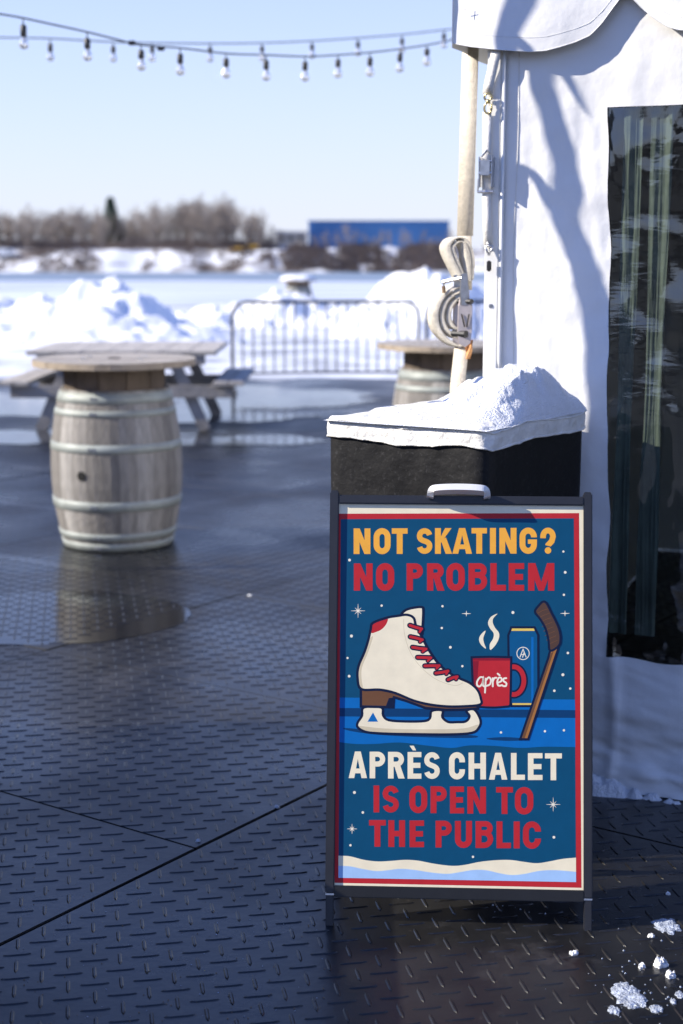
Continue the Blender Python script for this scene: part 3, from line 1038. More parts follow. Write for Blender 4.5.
LAY = 0.00005
class Art(MB):
    layer = 1
    def poly(s, pts, mi=0, lay=None):
        lay = Art.layer if lay is None else lay
        bm = bmesh.new()
        vs = [bm.verts.new((x, -y, 0)) for x, y in pts]
        bm.faces.new(vs)
        bmesh.ops.triangulate(bm, faces=list(bm.faces))
        bm.verts.index_update()
        fs = []
        for f in bm.faces:
            ids = [v.index for v in f.verts]
            if f.normal.z < 0: ids = ids[::-1]
            fs.append(tuple(ids))
        s.add([spx(x, y, 0) + SN * (-.0030 + lay * LAY) for x, y in pts], fs, mi)
        bm.free()
    def line(s, pts, t, mi=0, closed=False, lay=None, cap=False):
        """stroke of width t px"""
        P = [Vector((x, y)) for x, y in pts]
        Q = [P[0]]
        for p in P[1:]:
            if (p - Q[-1]).length > 1e-4: Q.append(p)
        P = Q
        if closed and (P[0] - P[-1]).length < 1e-4: P.pop()
        n = len(P)
        tt = t if isinstance(t, (list, tuple)) else [t] * n
        Lp, Rp = [], []
        for i in range(n):
            if closed or 0 < i < n - 1:
                d0 = (P[i] - P[i - 1]).normalized(); d1 = (P[(i + 1) % n] - P[i]).normalized()
            elif i == 0:
                d0 = d1 = (P[1] - P[0]).normalized()
            else:
                d0 = d1 = (P[-1] - P[-2]).normalized()
            n0_ = Vector((-d0.y, d0.x)); n1_ = Vector((-d1.y, d1.x))
            mm = n0_ + n1_
            if mm.length < 1e-3: mm = n1_
            mm.normalize()
            k = tt[min(i, len(tt) - 1)] / 2 / max(.45, mm.dot(n1_))
            Lp.append(P[i] + mm * k); Rp.append(P[i] - mm * k)
        lay = Art.layer if lay is None else lay
        pt = lambda p, e=0: spx(p.x, p.y, 0) + SN * (-.0030 + (lay + e) * LAY)
        vs = [pt(p) for p in Lp] + [pt(p) for p in Rp]
        fs = [(i, n + i, n + (i + 1) % n, (i + 1) % n) for i in range(n if closed else n - 1)]
        s.add(vs, fs, mi)
        if cap:
            for (c, ti) in ((P[0], tt[0]), (P[-1], tt[min(n, len(tt)) - 1])):
                s.poly([(c.x + ti / 2 * math.cos(a * math.pi / 5), c.y + ti / 2 * math.sin(a * math.pi / 5)) for a in range(10)], mi, lay + .25)
    def dot(s, x, y, r, mi=0, n=12, lay=None):
        s.poly([(x + r * math.cos(2 * math.pi * a / n), y + r * math.sin(2 * math.pi * a / n)) for a in range(n)], mi, lay)

def spl(pts, closed=False, n=5):
    P = [Vector((x, y)) for x, y in pts]
    N = len(P); out = []
    for i in range(N if closed else N - 1):
        if closed:
            p0, p1, p2, p3 = P[i - 1], P[i], P[(i + 1) % N], P[(i + 2) % N]
        else:
            p0, p1, p2, p3 = P[max(i - 1, 0)], P[i], P[i + 1], P[min(i + 2, N - 1)]
        for k in range(n):
            t = k / n
            q = 0.5 * ((2 * p1) + (-p0 + p2) * t + (2 * p0 - 5 * p1 + 4 * p2 - p3) * t * t + (-p0 + 3 * p1 - 3 * p2 + p3) * t ** 3)
            out.append((q.x, q.y))
    if not closed: out.append((P[-1].x, P[-1].y))
    return out

def lerp(a, b, t): return a + (b - a) * t
def yb(x, yl, yr, xl=341, xr=576): return lerp(yl, yr, (x - xl) / (xr - xl))

# poster sheet: cream border, red frame, navy field
A = Art()
A.poly([(334, 503), (584.5, 503), (585.5, 893.5), (333.5, 888.5)], 0, 0)
poster = A.build('poster', ['ink_cream'], sign)
def art(name, inks, layer):
    a = Art(); Art.layer = layer
    a._n = name; a._i = inks
    return a
def done(a, label=None):
    o = a.build(a._n, a._i, poster)
    if label: o['label'] = label
    return o
a = art('red_border', ['ink_red'], 2)
a.poly([(334.5, 513.6), (579.2, 513.0), (581.6, 888), (334.5, 883)])
done(a)
a = art('navy_field', ['ink_navy'], 4)
a.poly([(340.7, 519), (574.0, 518.2), (576.2, 882.3), (338.4, 878)])
done(a)
# blue rink bands
a = art('rink_band', ['ink_blue', 'ink_mid'], 6)
a.poly([(339.6, 697.6), (575.1, 699.6), (575.3, 710.2), (339.5, 708)], 0)
a.poly([(339.5, 708), (575.3, 710.2), (575.35, 718), (339.45, 716.5)], 1)
wave = spl([(575.5, 747.2), (545, 746.8), (520, 748), (495, 746), (470, 745.5), (452, 748), (430, 746), (400, 742.6), (375, 744), (355, 744), (339.3, 742.2)])
a.poly([(339.45, 716.5), (575.35, 718)] + wave, 0)
a.poly(spl([(345, 728), (380, 731), (430, 733.5), (460, 734.5), (477, 736), (472, 738), (430, 737.5), (380, 735), (350, 731)], True, 4), 1, 7)
a.poly(spl([(487, 738.4), (505, 737.2), (523, 738.4), (527, 740), (510, 741), (492, 740)], True, 4), 1, 7)
done(a)
# foot waves
a = art('snow_wave', ['ink_cream', 'ink_pale'], 6)
wt = spl([(338.4, 855.8), (350, 856.5), (364, 860), (378, 861.6), (392, 861), (405, 860), (418, 860.8), (435, 864), (452, 866), (465, 865), (480, 862), (497, 860.3), (511, 860.2), (524, 862), (537, 863.4), (550, 861.5), (563, 859), (576.1, 857.8)])
a.poly(wt + [(576.2, 882.3), (338.4, 878)], 0)
w2 = spl([(338.4, 866), (350, 866.5), (362, 869), (376, 871.2), (388, 870.4), (400, 869), (414, 870), (430, 872.5), (447, 874), (460, 872.3), (473, 870.2), (486, 870.4), (500, 873.5), (512, 875.2), (525, 874), (540, 871), (556, 870.4), (576.15, 872)])
a.poly(w2 + [(576.2, 882.3), (338.4, 878)], 1, 7)
done(a)

# --- lettering
def arc(cx, cy, rx, ry, a0, a1, n=10):
    return [(cx + rx * math.cos(R(a0 + (a1 - a0) * k / n)), cy - ry * math.sin(R(a0 + (a1 - a0) * k / n))) for k in range(n + 1)]
def glyph(a, ch, x0, x1, y0, y1, t):
    """draw ch in the pixel box, y0 top, y1 bottom"""
    w = x1 - x0; h = y1 - y0; l = x0 + t / 2; r = x1 - t / 2; tp_ = y0 + t * .46; bt = y1 - t * .46
    th = t * .92
    L0 = Art.layer
    def rect(xa, ya, xb, yb_, e=0): a.poly([(xa, ya), (xb, ya), (xb, yb_), (xa, yb_)], 0, L0 + e)
    cx = (x0 + x1) / 2; my = (y0 + y1) / 2
    if ch == 'N':
        rect(x0, y0, x0 + t, y1); rect(x1 - t, y0, x1, y1)
        a.poly([(x0 + .3, y0), (x0 + t * 1.02, y0), (x1 - .3, y1), (x1 - t * 1.02, y1)], 0, L0 + .3)
    elif ch == 'O':
        ry = min((r - l) / 2 * 1.12, (bt - tp_) / 2)
        p = arc(cx, tp_ + ry, (r - l) / 2, ry, 0, 180, 12) + arc(cx, bt - ry, (r - l) / 2, ry, 180, 360, 12)
        a.line(p, t, closed=True)
    elif ch == 'T':
        rect(x0, y0, x1, y0 + th); rect(cx - t / 2, y0 + th * .5, cx + t / 2, y1, .3)
    elif ch == 'I':
        rect(x0, y0, x1, y1)
    elif ch == 'L':
        rect(x0, y0, x0 + t, y1); rect(x0, y1 - th, x1, y1, .3)
    elif ch == 'E':
        rect(x0, y0, x0 + t, y1); rect(x0, y0, x1, y0 + th, .3); rect(x0, y1 - th, x1, y1, .3); rect(x0, my - th / 2, x1 - w * .07, my + th / 2, .3)
    elif ch == 'H':
        rect(x0, y0, x0 + t, y1); rect(x1 - t, y0, x1, y1); rect(x0 + t * .5, my - th / 2, x1 - t * .5, my + th / 2, .3)
    elif ch == 'A':
        k = t * .52
        a.poly([(x0, y1), (x0 + t * 1.0, y1), (cx + .3, y0 + h * .22), (cx + .3, y0), (cx - k, y0)])
        a.poly([(x1, y1), (x1 - t * 1.0, y1), (cx - .3, y0 + h * .22), (cx - .3, y0), (cx + k, y0)], 0, L0 + .25)
        rect(x0 + w * .22, y1 - h * .36, x1 - w * .22, y1 - h * .18, .5)
    elif ch in 'PRB':
        rect(x0, y0, x0 + t, y1)
        hb = h * (.56 if ch != 'B' else .535)
        b1 = y0 + hb - th / 2
        ryy = (b1 - tp_) / 2
        rr = min(ryy, (r - l) * .75)
        a.line([(l, tp_), (r - rr, tp_)] + arc(r - rr, tp_ + ryy, rr, ryy, 90, -90, 12) + [(l, b1)], th, lay=L0 + .3)
        if ch == 'R':
            a.poly([(x0 + w * .34, y0 + hb - th * .6), (x0 + w * .72, y0 + hb - th * .6), (x1 + w * .03, y1), (x1 - t * 1.05, y1)], 0, L0 + .6)
        if ch == 'B':
            t2 = b1; ry2 = (bt - t2) / 2; rr = min(ry2, (r - l) * .75)
            a.line([(l, t2), (r - rr, t2)] + arc(r + .4 - rr, t2 + ry2, rr, ry2, 90, -90, 12) + [(l, bt)], th, lay=L0 + .6)
    elif ch == 'K':
        rect(x0, y0, x0 + t, y1)
        a.poly([(x0 + t * .8, my + h * .14), (x0 + t * .8, my - h * .08), (x1 - t * 1.1, y0), (x1, y0)], 0, L0 + .3)
        a.poly([(x0 + w * .36, my - h * .02), (x0 + w * .66, my - h * .14), (x1 + w * .03, y1), (x1 - t * 1.0, y1)], 0, L0 + .6)
    elif ch == 'M':
        rect(x0, y0, x0 + t, y1); rect(x1 - t, y0, x1, y1)
        a.poly([(x0 + .2, y0), (x0 + t * 1.15, y0), (cx + t * .42, y1), (cx - t * .42, y1)], 0, L0 + .3)
        a.poly([(x1 - .2, y0), (x1 - t * 1.15, y0), (cx - t * .42, y1), (cx + t * .42, y1)], 0, L0 + .6)
    elif ch == 'U':
        rx = (r - l) / 2
        a.line([(l, y0), (l, bt - rx)] + arc(cx, bt - rx, rx, rx, 180, 360, 12) + [(r, y0)], t)
    elif ch in 'CG':
        rx = (r - l) / 2; ry = rx * 1.12
        p = [(r, max(tp_ + ry + .3, y0 + h * .37))] + arc(cx, tp_ + ry, rx, ry, 0, 180, 12) + arc(cx, bt - ry, rx, ry, 180, 360, 12)
        if ch == 'C':
            a.line(p + [(r, y1 - h * .37)], t)
        else:
            a.line(p + [(r, my - h * .02)], t)
            rect(cx - w * .02, my - h * .05, x1, my + h * .12, .3)
    elif ch == 'S':
        rx = (r - l) / 2; ry = h * .20
        yu = tp_ + ry; yl = bt - ry
        p = arc(cx, yu, rx, ry, 12, 180, 12)
        for k in range(1, 10):
            s_ = k / 10
            xx = (1 - s_) ** 3 * l + 3 * (1 - s_) ** 2 * s_ * l + 3 * (1 - s_) * s_ * s_ * r + s_ ** 3 * r
            yy = (1 - s_) ** 3 * yu + 3 * (1 - s_) ** 2 * s_ * (my + h * .06) + 3 * (1 - s_) * s_ * s_ * (my - h * .06) + s_ ** 3 * yl
            p.append((xx, yy))
        p += arc(cx, yl, rx, ry, 0, -168, 12)
        a.line(p, t * .92)
    elif ch == '?':
        rx = (r - l) / 2; ry = h * .24
        p = [(l, tp_ + ry + h * .06)] + arc(cx, tp_ + ry, rx, ry, 180, 0, 12) + [(r - rx * .25, tp_ + ry * 1.75), (cx + .2, tp_ + ry * 2.35), (cx, y1 - h * .30)]
        a.line(p, t * .95)
        a.dot(cx, y1 - t * .52, t * .56, n=14, lay=L0 + .3)
def line_of(text, boxes, y0l, y0r, y1l, y1r, t, ink, label):
    a = art('lettering', [ink], 8)
    for ch, (xa, xb) in zip(text.replace(' ', ''), boxes):
        xm = (xa + xb) / 2
        ya, yb_ = yb(xm, y0l, y0r), yb(xm, y1l, y1r)
        glyph(a, 'E' if ch == 'È' else ch, xa, xb, ya, yb_, t)
        if ch == 'È':
            a.poly([(xa + 2.0, ya - 6.3), (xa + 6.2, ya - 6.3), (xa + 8.6, ya - 1.6), (xa + 5.2, ya - 1.6)])
    done(a, label)
line_of('NOT SKATING?', [(353.6, 370.4), (373.6, 390.6), (391.8, 407.6), (416.6, 432.6), (435, 451.6), (452.4, 472), (471.6, 487), (490, 496), (499.4, 516.6), (519.6, 537), (540.2, 556)],
        528.4, 527.6, 554, 553.4, 5.9, 'ink_yellow', 'yellow printed line reading NOT SKATING?')
line_of('NO PROBLEM', [(353.8, 372.6), (376, 394.2), (406.6, 423.2), (427, 444), (446.4, 464.8), (468.6, 487), (490.4, 506), (508.8, 524.2), (528.2, 554.4)],
        563.4, 563, 590.6, 590.6, 6.3, 'ink_red', 'red printed line reading NO PROBLEM')
line_of('APRÈS CHALET', [(348.6, 367), (369.6, 385.4), (388, 404.2), (407.6, 421.4), (424, 440), (449, 465), (468.6, 486), (489, 507.4), (511, 525), (528, 542.6), (545, 562)],
        751.4, 753.6, 778, 780.6, 5.6, 'ink_cream', 'cream printed line reading APRÈS CHALET')
line_of('IS OPEN TO', [(373.6, 379.2), (382.4, 399), (409.4, 427.2), (430.6, 447), (450, 464), (467.4, 486), (496.2, 513), (515, 533.4)],
        785.2, 788, 812, 815, 5.9, 'ink_red', 'red printed line reading IS OPEN TO')
line_of('THE PUBLIC', [(369, 385.8), (388.4, 405), (409.6, 424), (435.6, 452), (455, 472), (475.6, 493), (496.6, 511), (513.8, 519.8), (523, 541)],
        819.8, 822.2, 846.4, 849.2, 5.9, 'ink_red', 'red printed line reading THE PUBLIC')

# --- skate
S3 = lambda pts: [(340 + x / 4.553, 595 + y / 4.553) for x, y in pts]
S4 = lambda pts: [(460 + x / 4.879, 595 + y / 4.879) for x, y in pts]
a = art('printed_skate', ['ink_cream', 'ink_dark', 'ink_red', 'ink_brown', 'ink_dbrown', 'ink_blue', 'ink_shade'], 10)
OUT = 2.5
blade = S3(spl([(108, 512), (188, 512), (196, 548), (222, 570), (300, 576), (385, 574), (410, 560), (418, 528), (466, 526), (466, 556), (492, 578), (532, 579), (572, 576), (590, 552), (576, 528), (612, 522), (640, 570), (632, 605), (600, 628), (500, 635), (340, 634), (200, 631), (120, 624), (82, 604), (80, 582), (100, 550)], True, 4))
a.poly(blade, 0, 10); a.line(blade, OUT, 1, True, 10.5)
sh = S3(spl([(86, 596), (200, 608), (400, 612), (560, 608), (628, 590), (622, 610), (596, 624), (500, 630), (340, 629), (200, 626), (122, 618), (90, 604)], True, 4))
a.poly(sh, 6, 10.3)
tri = S3([(150, 535), (173, 577), (125, 577)])
a.poly(tri, 5, 11)
tongue = S3(spl([(280, 88), (300, 68), (335, 58), (372, 55), (379, 70), (376, 140), (372, 180), (345, 150), (335, 108), (300, 92)], True, 4))
a.poly(tongue, 0, 12); a.line(tongue, OUT, 1, True, 12.5)
sole = S3([(95, 428), (180, 430), (250, 445), (330, 478), (400, 496), (480, 506), (560, 506), (638, 498), (628, 517), (560, 522), (480, 523), (390, 515), (300, 482), (246, 466), (243, 511), (95, 508)])
a.poly(sole, 3, 13)
a.poly(S3([(222, 470), (246, 466), (243, 511), (207, 511)]), 1, 13.4)
a.line(sole, OUT, 1, True, 13.8)
boot = S3(spl([(140, 155), (150, 127), (215, 103), (262, 95), (305, 90), (335, 104), (346, 140), (372, 190), (395, 235), (420, 275), (450, 315), (490, 350), (540, 378), (590, 400), (626, 432), (641, 470), (638, 499), (560, 507), (480, 507), (400, 497), (330, 479), (250, 446), (180, 431), (97, 429), (80, 380), (84, 325), (112, 258), (130, 200)], True, 4))
a.poly(boot, 0, 15)
heel = S3(spl([(94, 424), (82, 380), (86, 328), (114, 260), (132, 205), (150, 190), (128, 260), (100, 330), (98, 380), (104, 424)], True, 4))
a.poly(heel, 6, 15.3)
seam = S3(spl([(290, 110), (294, 180), (320, 260), (370, 330), (440, 385), (520, 412), (560, 400)], False, 5))
a.line(seam, .5, 6, lay=15.4)
tab = S3(spl([(142, 172), (144, 140), (156, 124), (214, 104), (212, 130), (190, 156), (165, 168)], True, 4))
a.poly(tab, 2, 15.5)
a.line(boot, OUT, 1, True, 16)
laces = [((318, 138), (345, 147), (372, 154), (362, 168)), ((320, 190), (348, 196), (375, 204), (364, 213)), ((330, 238), (360, 243), (392, 246), (376, 258)),
         ((353, 284), (384, 285), (414, 286), (400, 300)), ((386, 323), (420, 322), (452, 322), (440, 334)), ((436, 356), (466, 352), (492, 346), (484, 360)), ((492, 386), (514, 376), (534, 372), (528, 384))]
for i, l_ in enumerate(laces):
    P = S3(l_)
    a.line(P[:3], 5.6, 1, lay=17 + i * .02, cap=True); a.line(P[2:], 4.6, 1, lay=17.2 + i * .02, cap=True)
    a.line(P[:3], 2.7, 2, lay=18 + i * .02, cap=True); a.line(P[2:], 2.2, 2, lay=18.3 + i * .02, cap=True)
done(a, 'printed cream ice skate with red laces')
# --- can
a = art('printed_can', ['ink_can', 'ink_dark', 'ink_gold', 'ink_blue', 'ink_white'], 10)
can = S4([(236, 195), (246, 172), (250, 158), (364, 158), (370, 172), (382, 195), (383, 500), (366, 542), (252, 542), (240, 500)])
a.poly(can, 0, 10)
a.poly(S4([(348, 205), (359, 205), (359, 520), (348, 528)]), 3, 10.5)
a.poly(S4([(250, 162), (364, 162), (364, 175), (250, 175)]), 2, 10.5)
a.poly(S4([(256, 528), (360, 528), (360, 541), (256, 541)]), 2, 10.7)
a.line(can, 2.2, 1, True, 11)
cx, cy = S4([(308, 285)])[0]
a.line([(cx + 6.2 * math.cos(k * math.pi / 12), cy + 6.2 * math.sin(k * math.pi / 12)) for k in range(24)], .75, 4, True, 11.3)
a.line([(cx - 3.2, cy + 4), (cx, cy - 4.2), (cx + 3.2, cy + 4)], .9, 4, lay=11.5)
a.line([(cx - .6, cy + 4.2), (cx + 1.2, cy - 1.2)], .8, 4, lay=11.7); a.line([(cx - 1.8, cy + 1.2), (cx + 2, cy + 1.2)], .7, 4, lay=11.9)
done(a, 'printed blue drink can')
# --- mug
a = art('printed_mug', ['ink_red', 'ink_dark', 'ink_dred', 'ink_white'], 13)
mug = S4(spl([(57, 304), (150, 302), (250, 304)], False, 3) + [(246, 535)] + spl([(240, 543), (170, 549), (100, 546), (70, 538)], False, 3) + [(62, 420)])
hd = S4(arc(262, 418, 50, 68, 100, -100, 18))
a.line(hd, 8.0, 1, lay=12.6); a.line(hd, 4.6, 0, lay=12.9)
a.poly(mug, 0, 13.4)
a.poly(S4([(60, 308), (248, 308), (248, 320), (61, 320)]), 2, 13.7)
a.poly(S4([(60, 322), (92, 322), (86, 400), (80, 440), (64, 440)]), 2, 13.8)
a.line(mug, 2.2, 1, True, 14.2)
def script(pts, t=1.75): a.line(S4(spl(pts, False, 5)), t, 3, lay=15.0 + script.k, cap=True); script.k += .12
script.k = 0
script([(112, 402), (98, 402), (84, 422), (84, 440), (96, 446), (110, 430), (114, 402), (112, 438), (118, 446)])
script([(126, 408), (124, 440), (122, 476)]); script([(126, 418), (140, 402), (151, 414), (146, 436), (128, 444)])
script([(160, 406), (160, 446)]); script([(160, 422), (168, 406), (178, 404)])
script([(184, 428), (202, 420), (202, 406), (190, 404), (182, 424), (188, 442), (206, 440)]); script([(184, 384), (194, 392)])
script([(226, 406), (214, 408), (213, 420), (226, 430), (224, 444), (210, 444)])
done(a, 'printed red mug with the word après')
a = art('printed_steam', ['ink_cream'], 10)
a.poly(S4(spl([(125, 174), (100, 196), (93, 220), (104, 244), (127, 262), (118, 236), (114, 210)], True, 4)))
a.poly(S4(spl([(183, 91), (152, 106), (137, 134), (146, 162), (164, 186), (162, 212), (146, 240), (148, 268), (172, 246), (190, 212), (190, 184), (170, 158), (160, 132), (164, 112)], True, 4)))
done(a)
# --- hockey stick
a = art('printed_stick', ['ink_dbrown', 'ink_tan', 'ink_dark', 'ink_brown', 'ink_gold'], 19)
bl_ = S4(spl([(406, 32), (384, 52), (366, 82), (392, 118), (418, 165), (432, 220), (440, 272), (482, 248), (491, 212), (485, 170), (466, 124), (446, 86), (424, 42)], True, 4))
shaft = S4([(440, 272), (484, 244), (466, 300), (333, 704), (294, 704), (430, 310)])
a.poly(shaft, 1, 19); a.poly(S4([(444, 284), (458, 274), (315, 702), (298, 702)]), 3, 19.4)
a.line(shaft, 2.2, 2, True, 20); a.poly(bl_, 0, 20.4)
for k in range(8):
    y = 75 + k * 22
    a.line(S4([(380 + k * 7, y + 14), (400 + k * 7.5, y + 2), (430 + k * 6.5, y - 8)]), .5, 3, lay=20.7)
a.line(bl_, 2.2, 2, True, 21)
done(a, 'printed brown hockey stick')
# --- stars
a = art('printed_stars', ['ink_white'], 8.5)
for x, y, r in [(349.5, 560, 1.4), (563.5, 551.5, 1.1), (565.3, 572.3, 1.4), (564, 594.8, 1.2), (381.6, 605.6, 1.2), (442.5, 606.2, 1.2), (351.4, 636, 1.5), (347.5, 658, 1.1), (349.1, 676.2, 1.4),
                (441.8, 628, 1.2), (450.4, 647.3, 1.4), (462.4, 666.2, 1.2), (513, 612.5, 1.5), (568, 653, 1.3), (563, 674.8, 1.5), (554.4, 690.8, 1.3), (570.4, 688.6, 1.2), (354.4, 792.6, 1.5), (362.8, 812.6, 1.3),
                (350.4, 845.4, 1.2), (554, 837.4, 1.4), (473, 857, 1.2), (501, 732.5, 1.2), (545, 731.3, 1.2), (564, 730.4, 1.2)]:
    a.dot(x, y, r, 0, 10)
def spark(x, y, r, n=8, t=.9):
    for k in range(n // 2):
        an = math.pi * k / (n / 2)
        rr = r * (1 if k % 2 == 0 else .62)
        a.line([(x - rr * math.cos(an), y - rr * math.sin(an)), (x, y), (x + rr * math.cos(an), y + rr * math.sin(an))], [.25, t, .25], 0, lay=8.5 + k * .2)
spark(358, 610.8, 7); spark(466.4, 613.6, 4.6, 4, 1.1); spark(565.1, 613.4, 4.6, 4, 1.1); spark(553.3, 804.6, 7); spark(352, 829, 5)
tag(done(a), kind='stuff')

# ------------------------------------------------------------------ barrels
def make_barrel(loc, seed):
    rnd = random.Random(seed)
    root = empty('barrel_table', loc)
    HB = .905
    def rad(z): return .312 + (.378 - .312) * (1 - ((z / HB - .5) / .5) ** 2)
    n = 24
    me = []
    for var in range(3):
        mb = MB()
        da = math.pi / n * .985
        K = 10
        vs = []; fs = []
        for k in range(K + 1):
            z = HB * k / K; r = rad(z)
            for s in (-1, 0, 1):
                a = da * s
                vs.append((r * math.cos(a) * (1.0 if s == 0 else .9965), r * math.sin(a), z))
            for s in (-1, 1):
                a = da * s
                vs.append(((r - .027) * math.cos(a), (r - .027) * math.sin(a), z))
        for k in range(K):
            o = k * 5; p = o + 5
            fs += [(o, o + 1, p + 1, p), (o + 1, o + 2, p + 2, p + 1), (o + 2, o + 4, p + 4, p + 2), (o + 4, o + 3, p + 3, p + 4), (o + 3, o, p, p + 3)]
        fs += [(0, 3, 4, 2, 1), (K * 5, K * 5 + 1, K * 5 + 2, K * 5 + 4, K * 5 + 3)]
        mb.add(vs, fs)
        me.append(mb.mesh('stave', 'stave%d' % var))
    for k in range(n):
        inst('stave', me[rnd.choice([0, 0, 1, 1, 2])], root, (0, 0, .003), 2 * math.pi * k / n + .06)
    c = Vector(loc)
    for (z0, z1) in [(0.002, .046), (.062, .105), (.235, .292), (.565, .615), (.765, .803), (.838, .897)]:
        mb = MB()
        q = .004
        mb.lathe(c, [(rad(z0) - .002, z0), (rad(z0) + q, z0 + .002), (rad((z0 + z1) / 2) + q + .0005, (z0 + z1) / 2), (rad(z1) + q, z1 - .002), (rad(z1) - .002, z1)], 48)
        h = mb.build('hoop', 'hoop', root, smooth=True)
        mb = MB()
        for i in (-1, 1):
            an = R(-103) + i * .035
            zz = (z0 + z1) / 2
            p = c + Vector(((rad(zz) + q) * math.cos(an), (rad(zz) + q) * math.sin(an), zz))
            d = Vector((math.cos(an), math.sin(an), 0))
            mb.tube([p - d * .003, p + d * .005], .009, 8)
        mb.build('rivet', 'steel', h)
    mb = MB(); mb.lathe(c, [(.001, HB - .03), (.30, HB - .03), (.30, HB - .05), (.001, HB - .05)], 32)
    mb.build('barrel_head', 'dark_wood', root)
    mb = MB()
    an = R(-113); zz = .44
    d = Vector((math.cos(an), math.sin(an), 0))
    p = c + d * (rad(zz) + .001) + Z * zz
    mb.tube([p - d * .02, p + d * .0012], .027, 16)
    mb.build('bung_hole', 'hole', root)
    # spool core between barrel and top
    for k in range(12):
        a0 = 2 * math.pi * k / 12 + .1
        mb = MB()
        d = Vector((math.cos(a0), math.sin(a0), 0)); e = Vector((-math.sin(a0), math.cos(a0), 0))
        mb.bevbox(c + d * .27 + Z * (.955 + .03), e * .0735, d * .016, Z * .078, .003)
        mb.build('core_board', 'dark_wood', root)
    # round top of boards
    rt_ = .465; nb = 7
    for k in range(nb):
        y0 = -rt_ + 2 * rt_ * k / nb + .002; y1 = -rt_ + 2 * rt_ * (k + 1) / nb - .002
        pts = []
        for i in range(13):
            y = lerp(y0, y1, i / 12); pts.append((math.sqrt(max(0, rt_ ** 2 - y * y)), y))
        for i in range(12, -1, -1):
            y = lerp(y0, y1, i / 12); pts.append((-math.sqrt(max(0, rt_ ** 2 - y * y)), y))
        mb = MB(); m_ = len(pts); zj = rnd.uniform(-.0015, .0015)
        mb.add([c + Vector((x, y, 1.036 + zj)) for x, y in pts] + [c + Vector((x, y, 1.072 + zj)) for x, y in pts],
               [tuple(range(m_))[::-1], tuple(range(m_, 2 * m_))])
        mb.add([c + Vector((x, y, 1.036 + zj)) for x, y in pts] + [c + Vector((x, y, 1.072 + zj)) for x, y in pts],
               [(i, (i + 1) % m_, m_ + (i + 1) % m_, m_ + i) for i in range(m_)], 1)
        mb.build('top_board', ['weathered', 'weathered_edge'], root)
    mb = MB()
    for (x, y) in [(.16, .1), (-.16, .1), (.16, -.12), (-.16, -.12)]:
        mb = MB()
        mb.tube([c + Vector((x, y, 1.07)), c + Vector((x, y, 1.082))], .014, 8)
        mb.build('bolt', 'steel', root)
    mb = MB()
    mb.tube([c + Vector((0, 0, 1.06)), c + Vector((0, 0, 1.0762))], .035, 14)
    mb.build('centre_hole', 'hole', root)
    return root
D1 = 8.62
x1 = (117 - 341.5) / F * (D1 * math.cos(PITCH) + 1.2 * math.sin(PITCH))
b1 = make_barrel((x1, D1, 0), 1)
tag(b1, 'weathered wine barrel with round wooden top and bung hole, standing alone in the open', 'barrel', 'barrel tables on the deck')
b2 = copy_tree(b1)
b2.location = ((447 - 341.5) / F * 10.1, 10.15, 0); b2.rotation_euler.z = .5
tag(b2, 'wine barrel table partly hidden by the black box and strap', 'barrel', 'barrel tables on the deck')
b3 = copy_tree(b1)
b3.location = ((298 - 341.5) / F * 37.5, 38, -.02); b3.rotation_euler.z = 1.2
tag(b3, 'far barrel table capped with snow beyond the metal barrier', 'barrel', 'barrel tables on the deck')
mb = MB()
def cap3(u, v):
    a = 2 * math.pi * u; r = .47 * math.sin(v * math.pi / 2) ** .7
    x = r * math.cos(a); y = r * math.sin(a)
    return (b3.location.x + x, b3.location.y + y, 1.058 + .13 * (1 - (r / .48) ** 4) + .03 * fbm(x * 4, y * 4))
mb.grid(cap3, 28, 8)
tag(mb.build('snow_heap', 'snow', smooth=True, origin=(b3.location.x, b3.location.y, 1.05)), 'round cap of snow on the far barrel table', 'snow heap')

# ------------------------------------------------------------------ picnic table (seen end on)
gl = ground(38, 432); gr = ground(206, 430)
PY = (gl.y + gr.y) / 2
pcx = (gl.x + gr.x) / 2
wt_half = (gr.x - gl.x) / 2
pt = tag(empty('picnic_table', (pcx, PY + .75, 0)), 'grey wooden picnic table with benches behind the near barrel', 'picnic table')
TOPZ = .76; LEN = 1.55
tw2 = .90
for k in range(7):
    mb = MB()
    w_ = 2 * tw2 / 7
    x = pcx - tw2 + w_ * (k + .5)
    mb.bevbox((x, PY + .10 + LEN / 2 - .05 + random.uniform(-.02, .02), TOPZ - .02), (w_ / 2 - .004, 0, 0), (0, LEN / 2 + .05, 0), (0, 0, .02), .004)
    mb.build('top_plank', 'table_wood', pt)
for s in (-1, 1):
    for k in range(2):
        mb = MB()
        x = pcx + s * (1.02 - .0 + (k - .5) * .15)
        mb.bevbox((x, PY + LEN / 2 + .05, .455), (.070, 0, 0), (0, LEN / 2 + .12, 0), (0, 0, .02), .004)
        mb.build('bench_plank', 'table_wood', pt)
for yy in (PY + .06, PY + LEN - .12):
    for s in (-1, 1):
        a_ = Vector((pcx + s * wt_half, yy, .0)); b_ = Vector((pcx + s * (wt_half - .32), yy, TOPZ - .04))
        d = b_ - a_
        mb = MB()
        mb.bevbox((a_ + b_) / 2, d.normalized().cross(Vector((0, 1, 0))) * .055, (0, .022, 0), d / 2, .004)
        mb.build('leg', 'table_leg', pt)
    mb = MB()
    mb.bevbox((pcx, yy - .045, .375), (1.06, 0, 0), (0, .02, 0), (0, 0, .06), .004)
    mb.build('bench_beam', 'table_leg', pt)
    mb = MB()
    mb.bevbox((pcx, yy - .045, TOPZ - .085), (.80, 0, 0), (0, .02, 0), (0, 0, .045), .004)
    mb.build('top_beam', 'table_leg', pt)

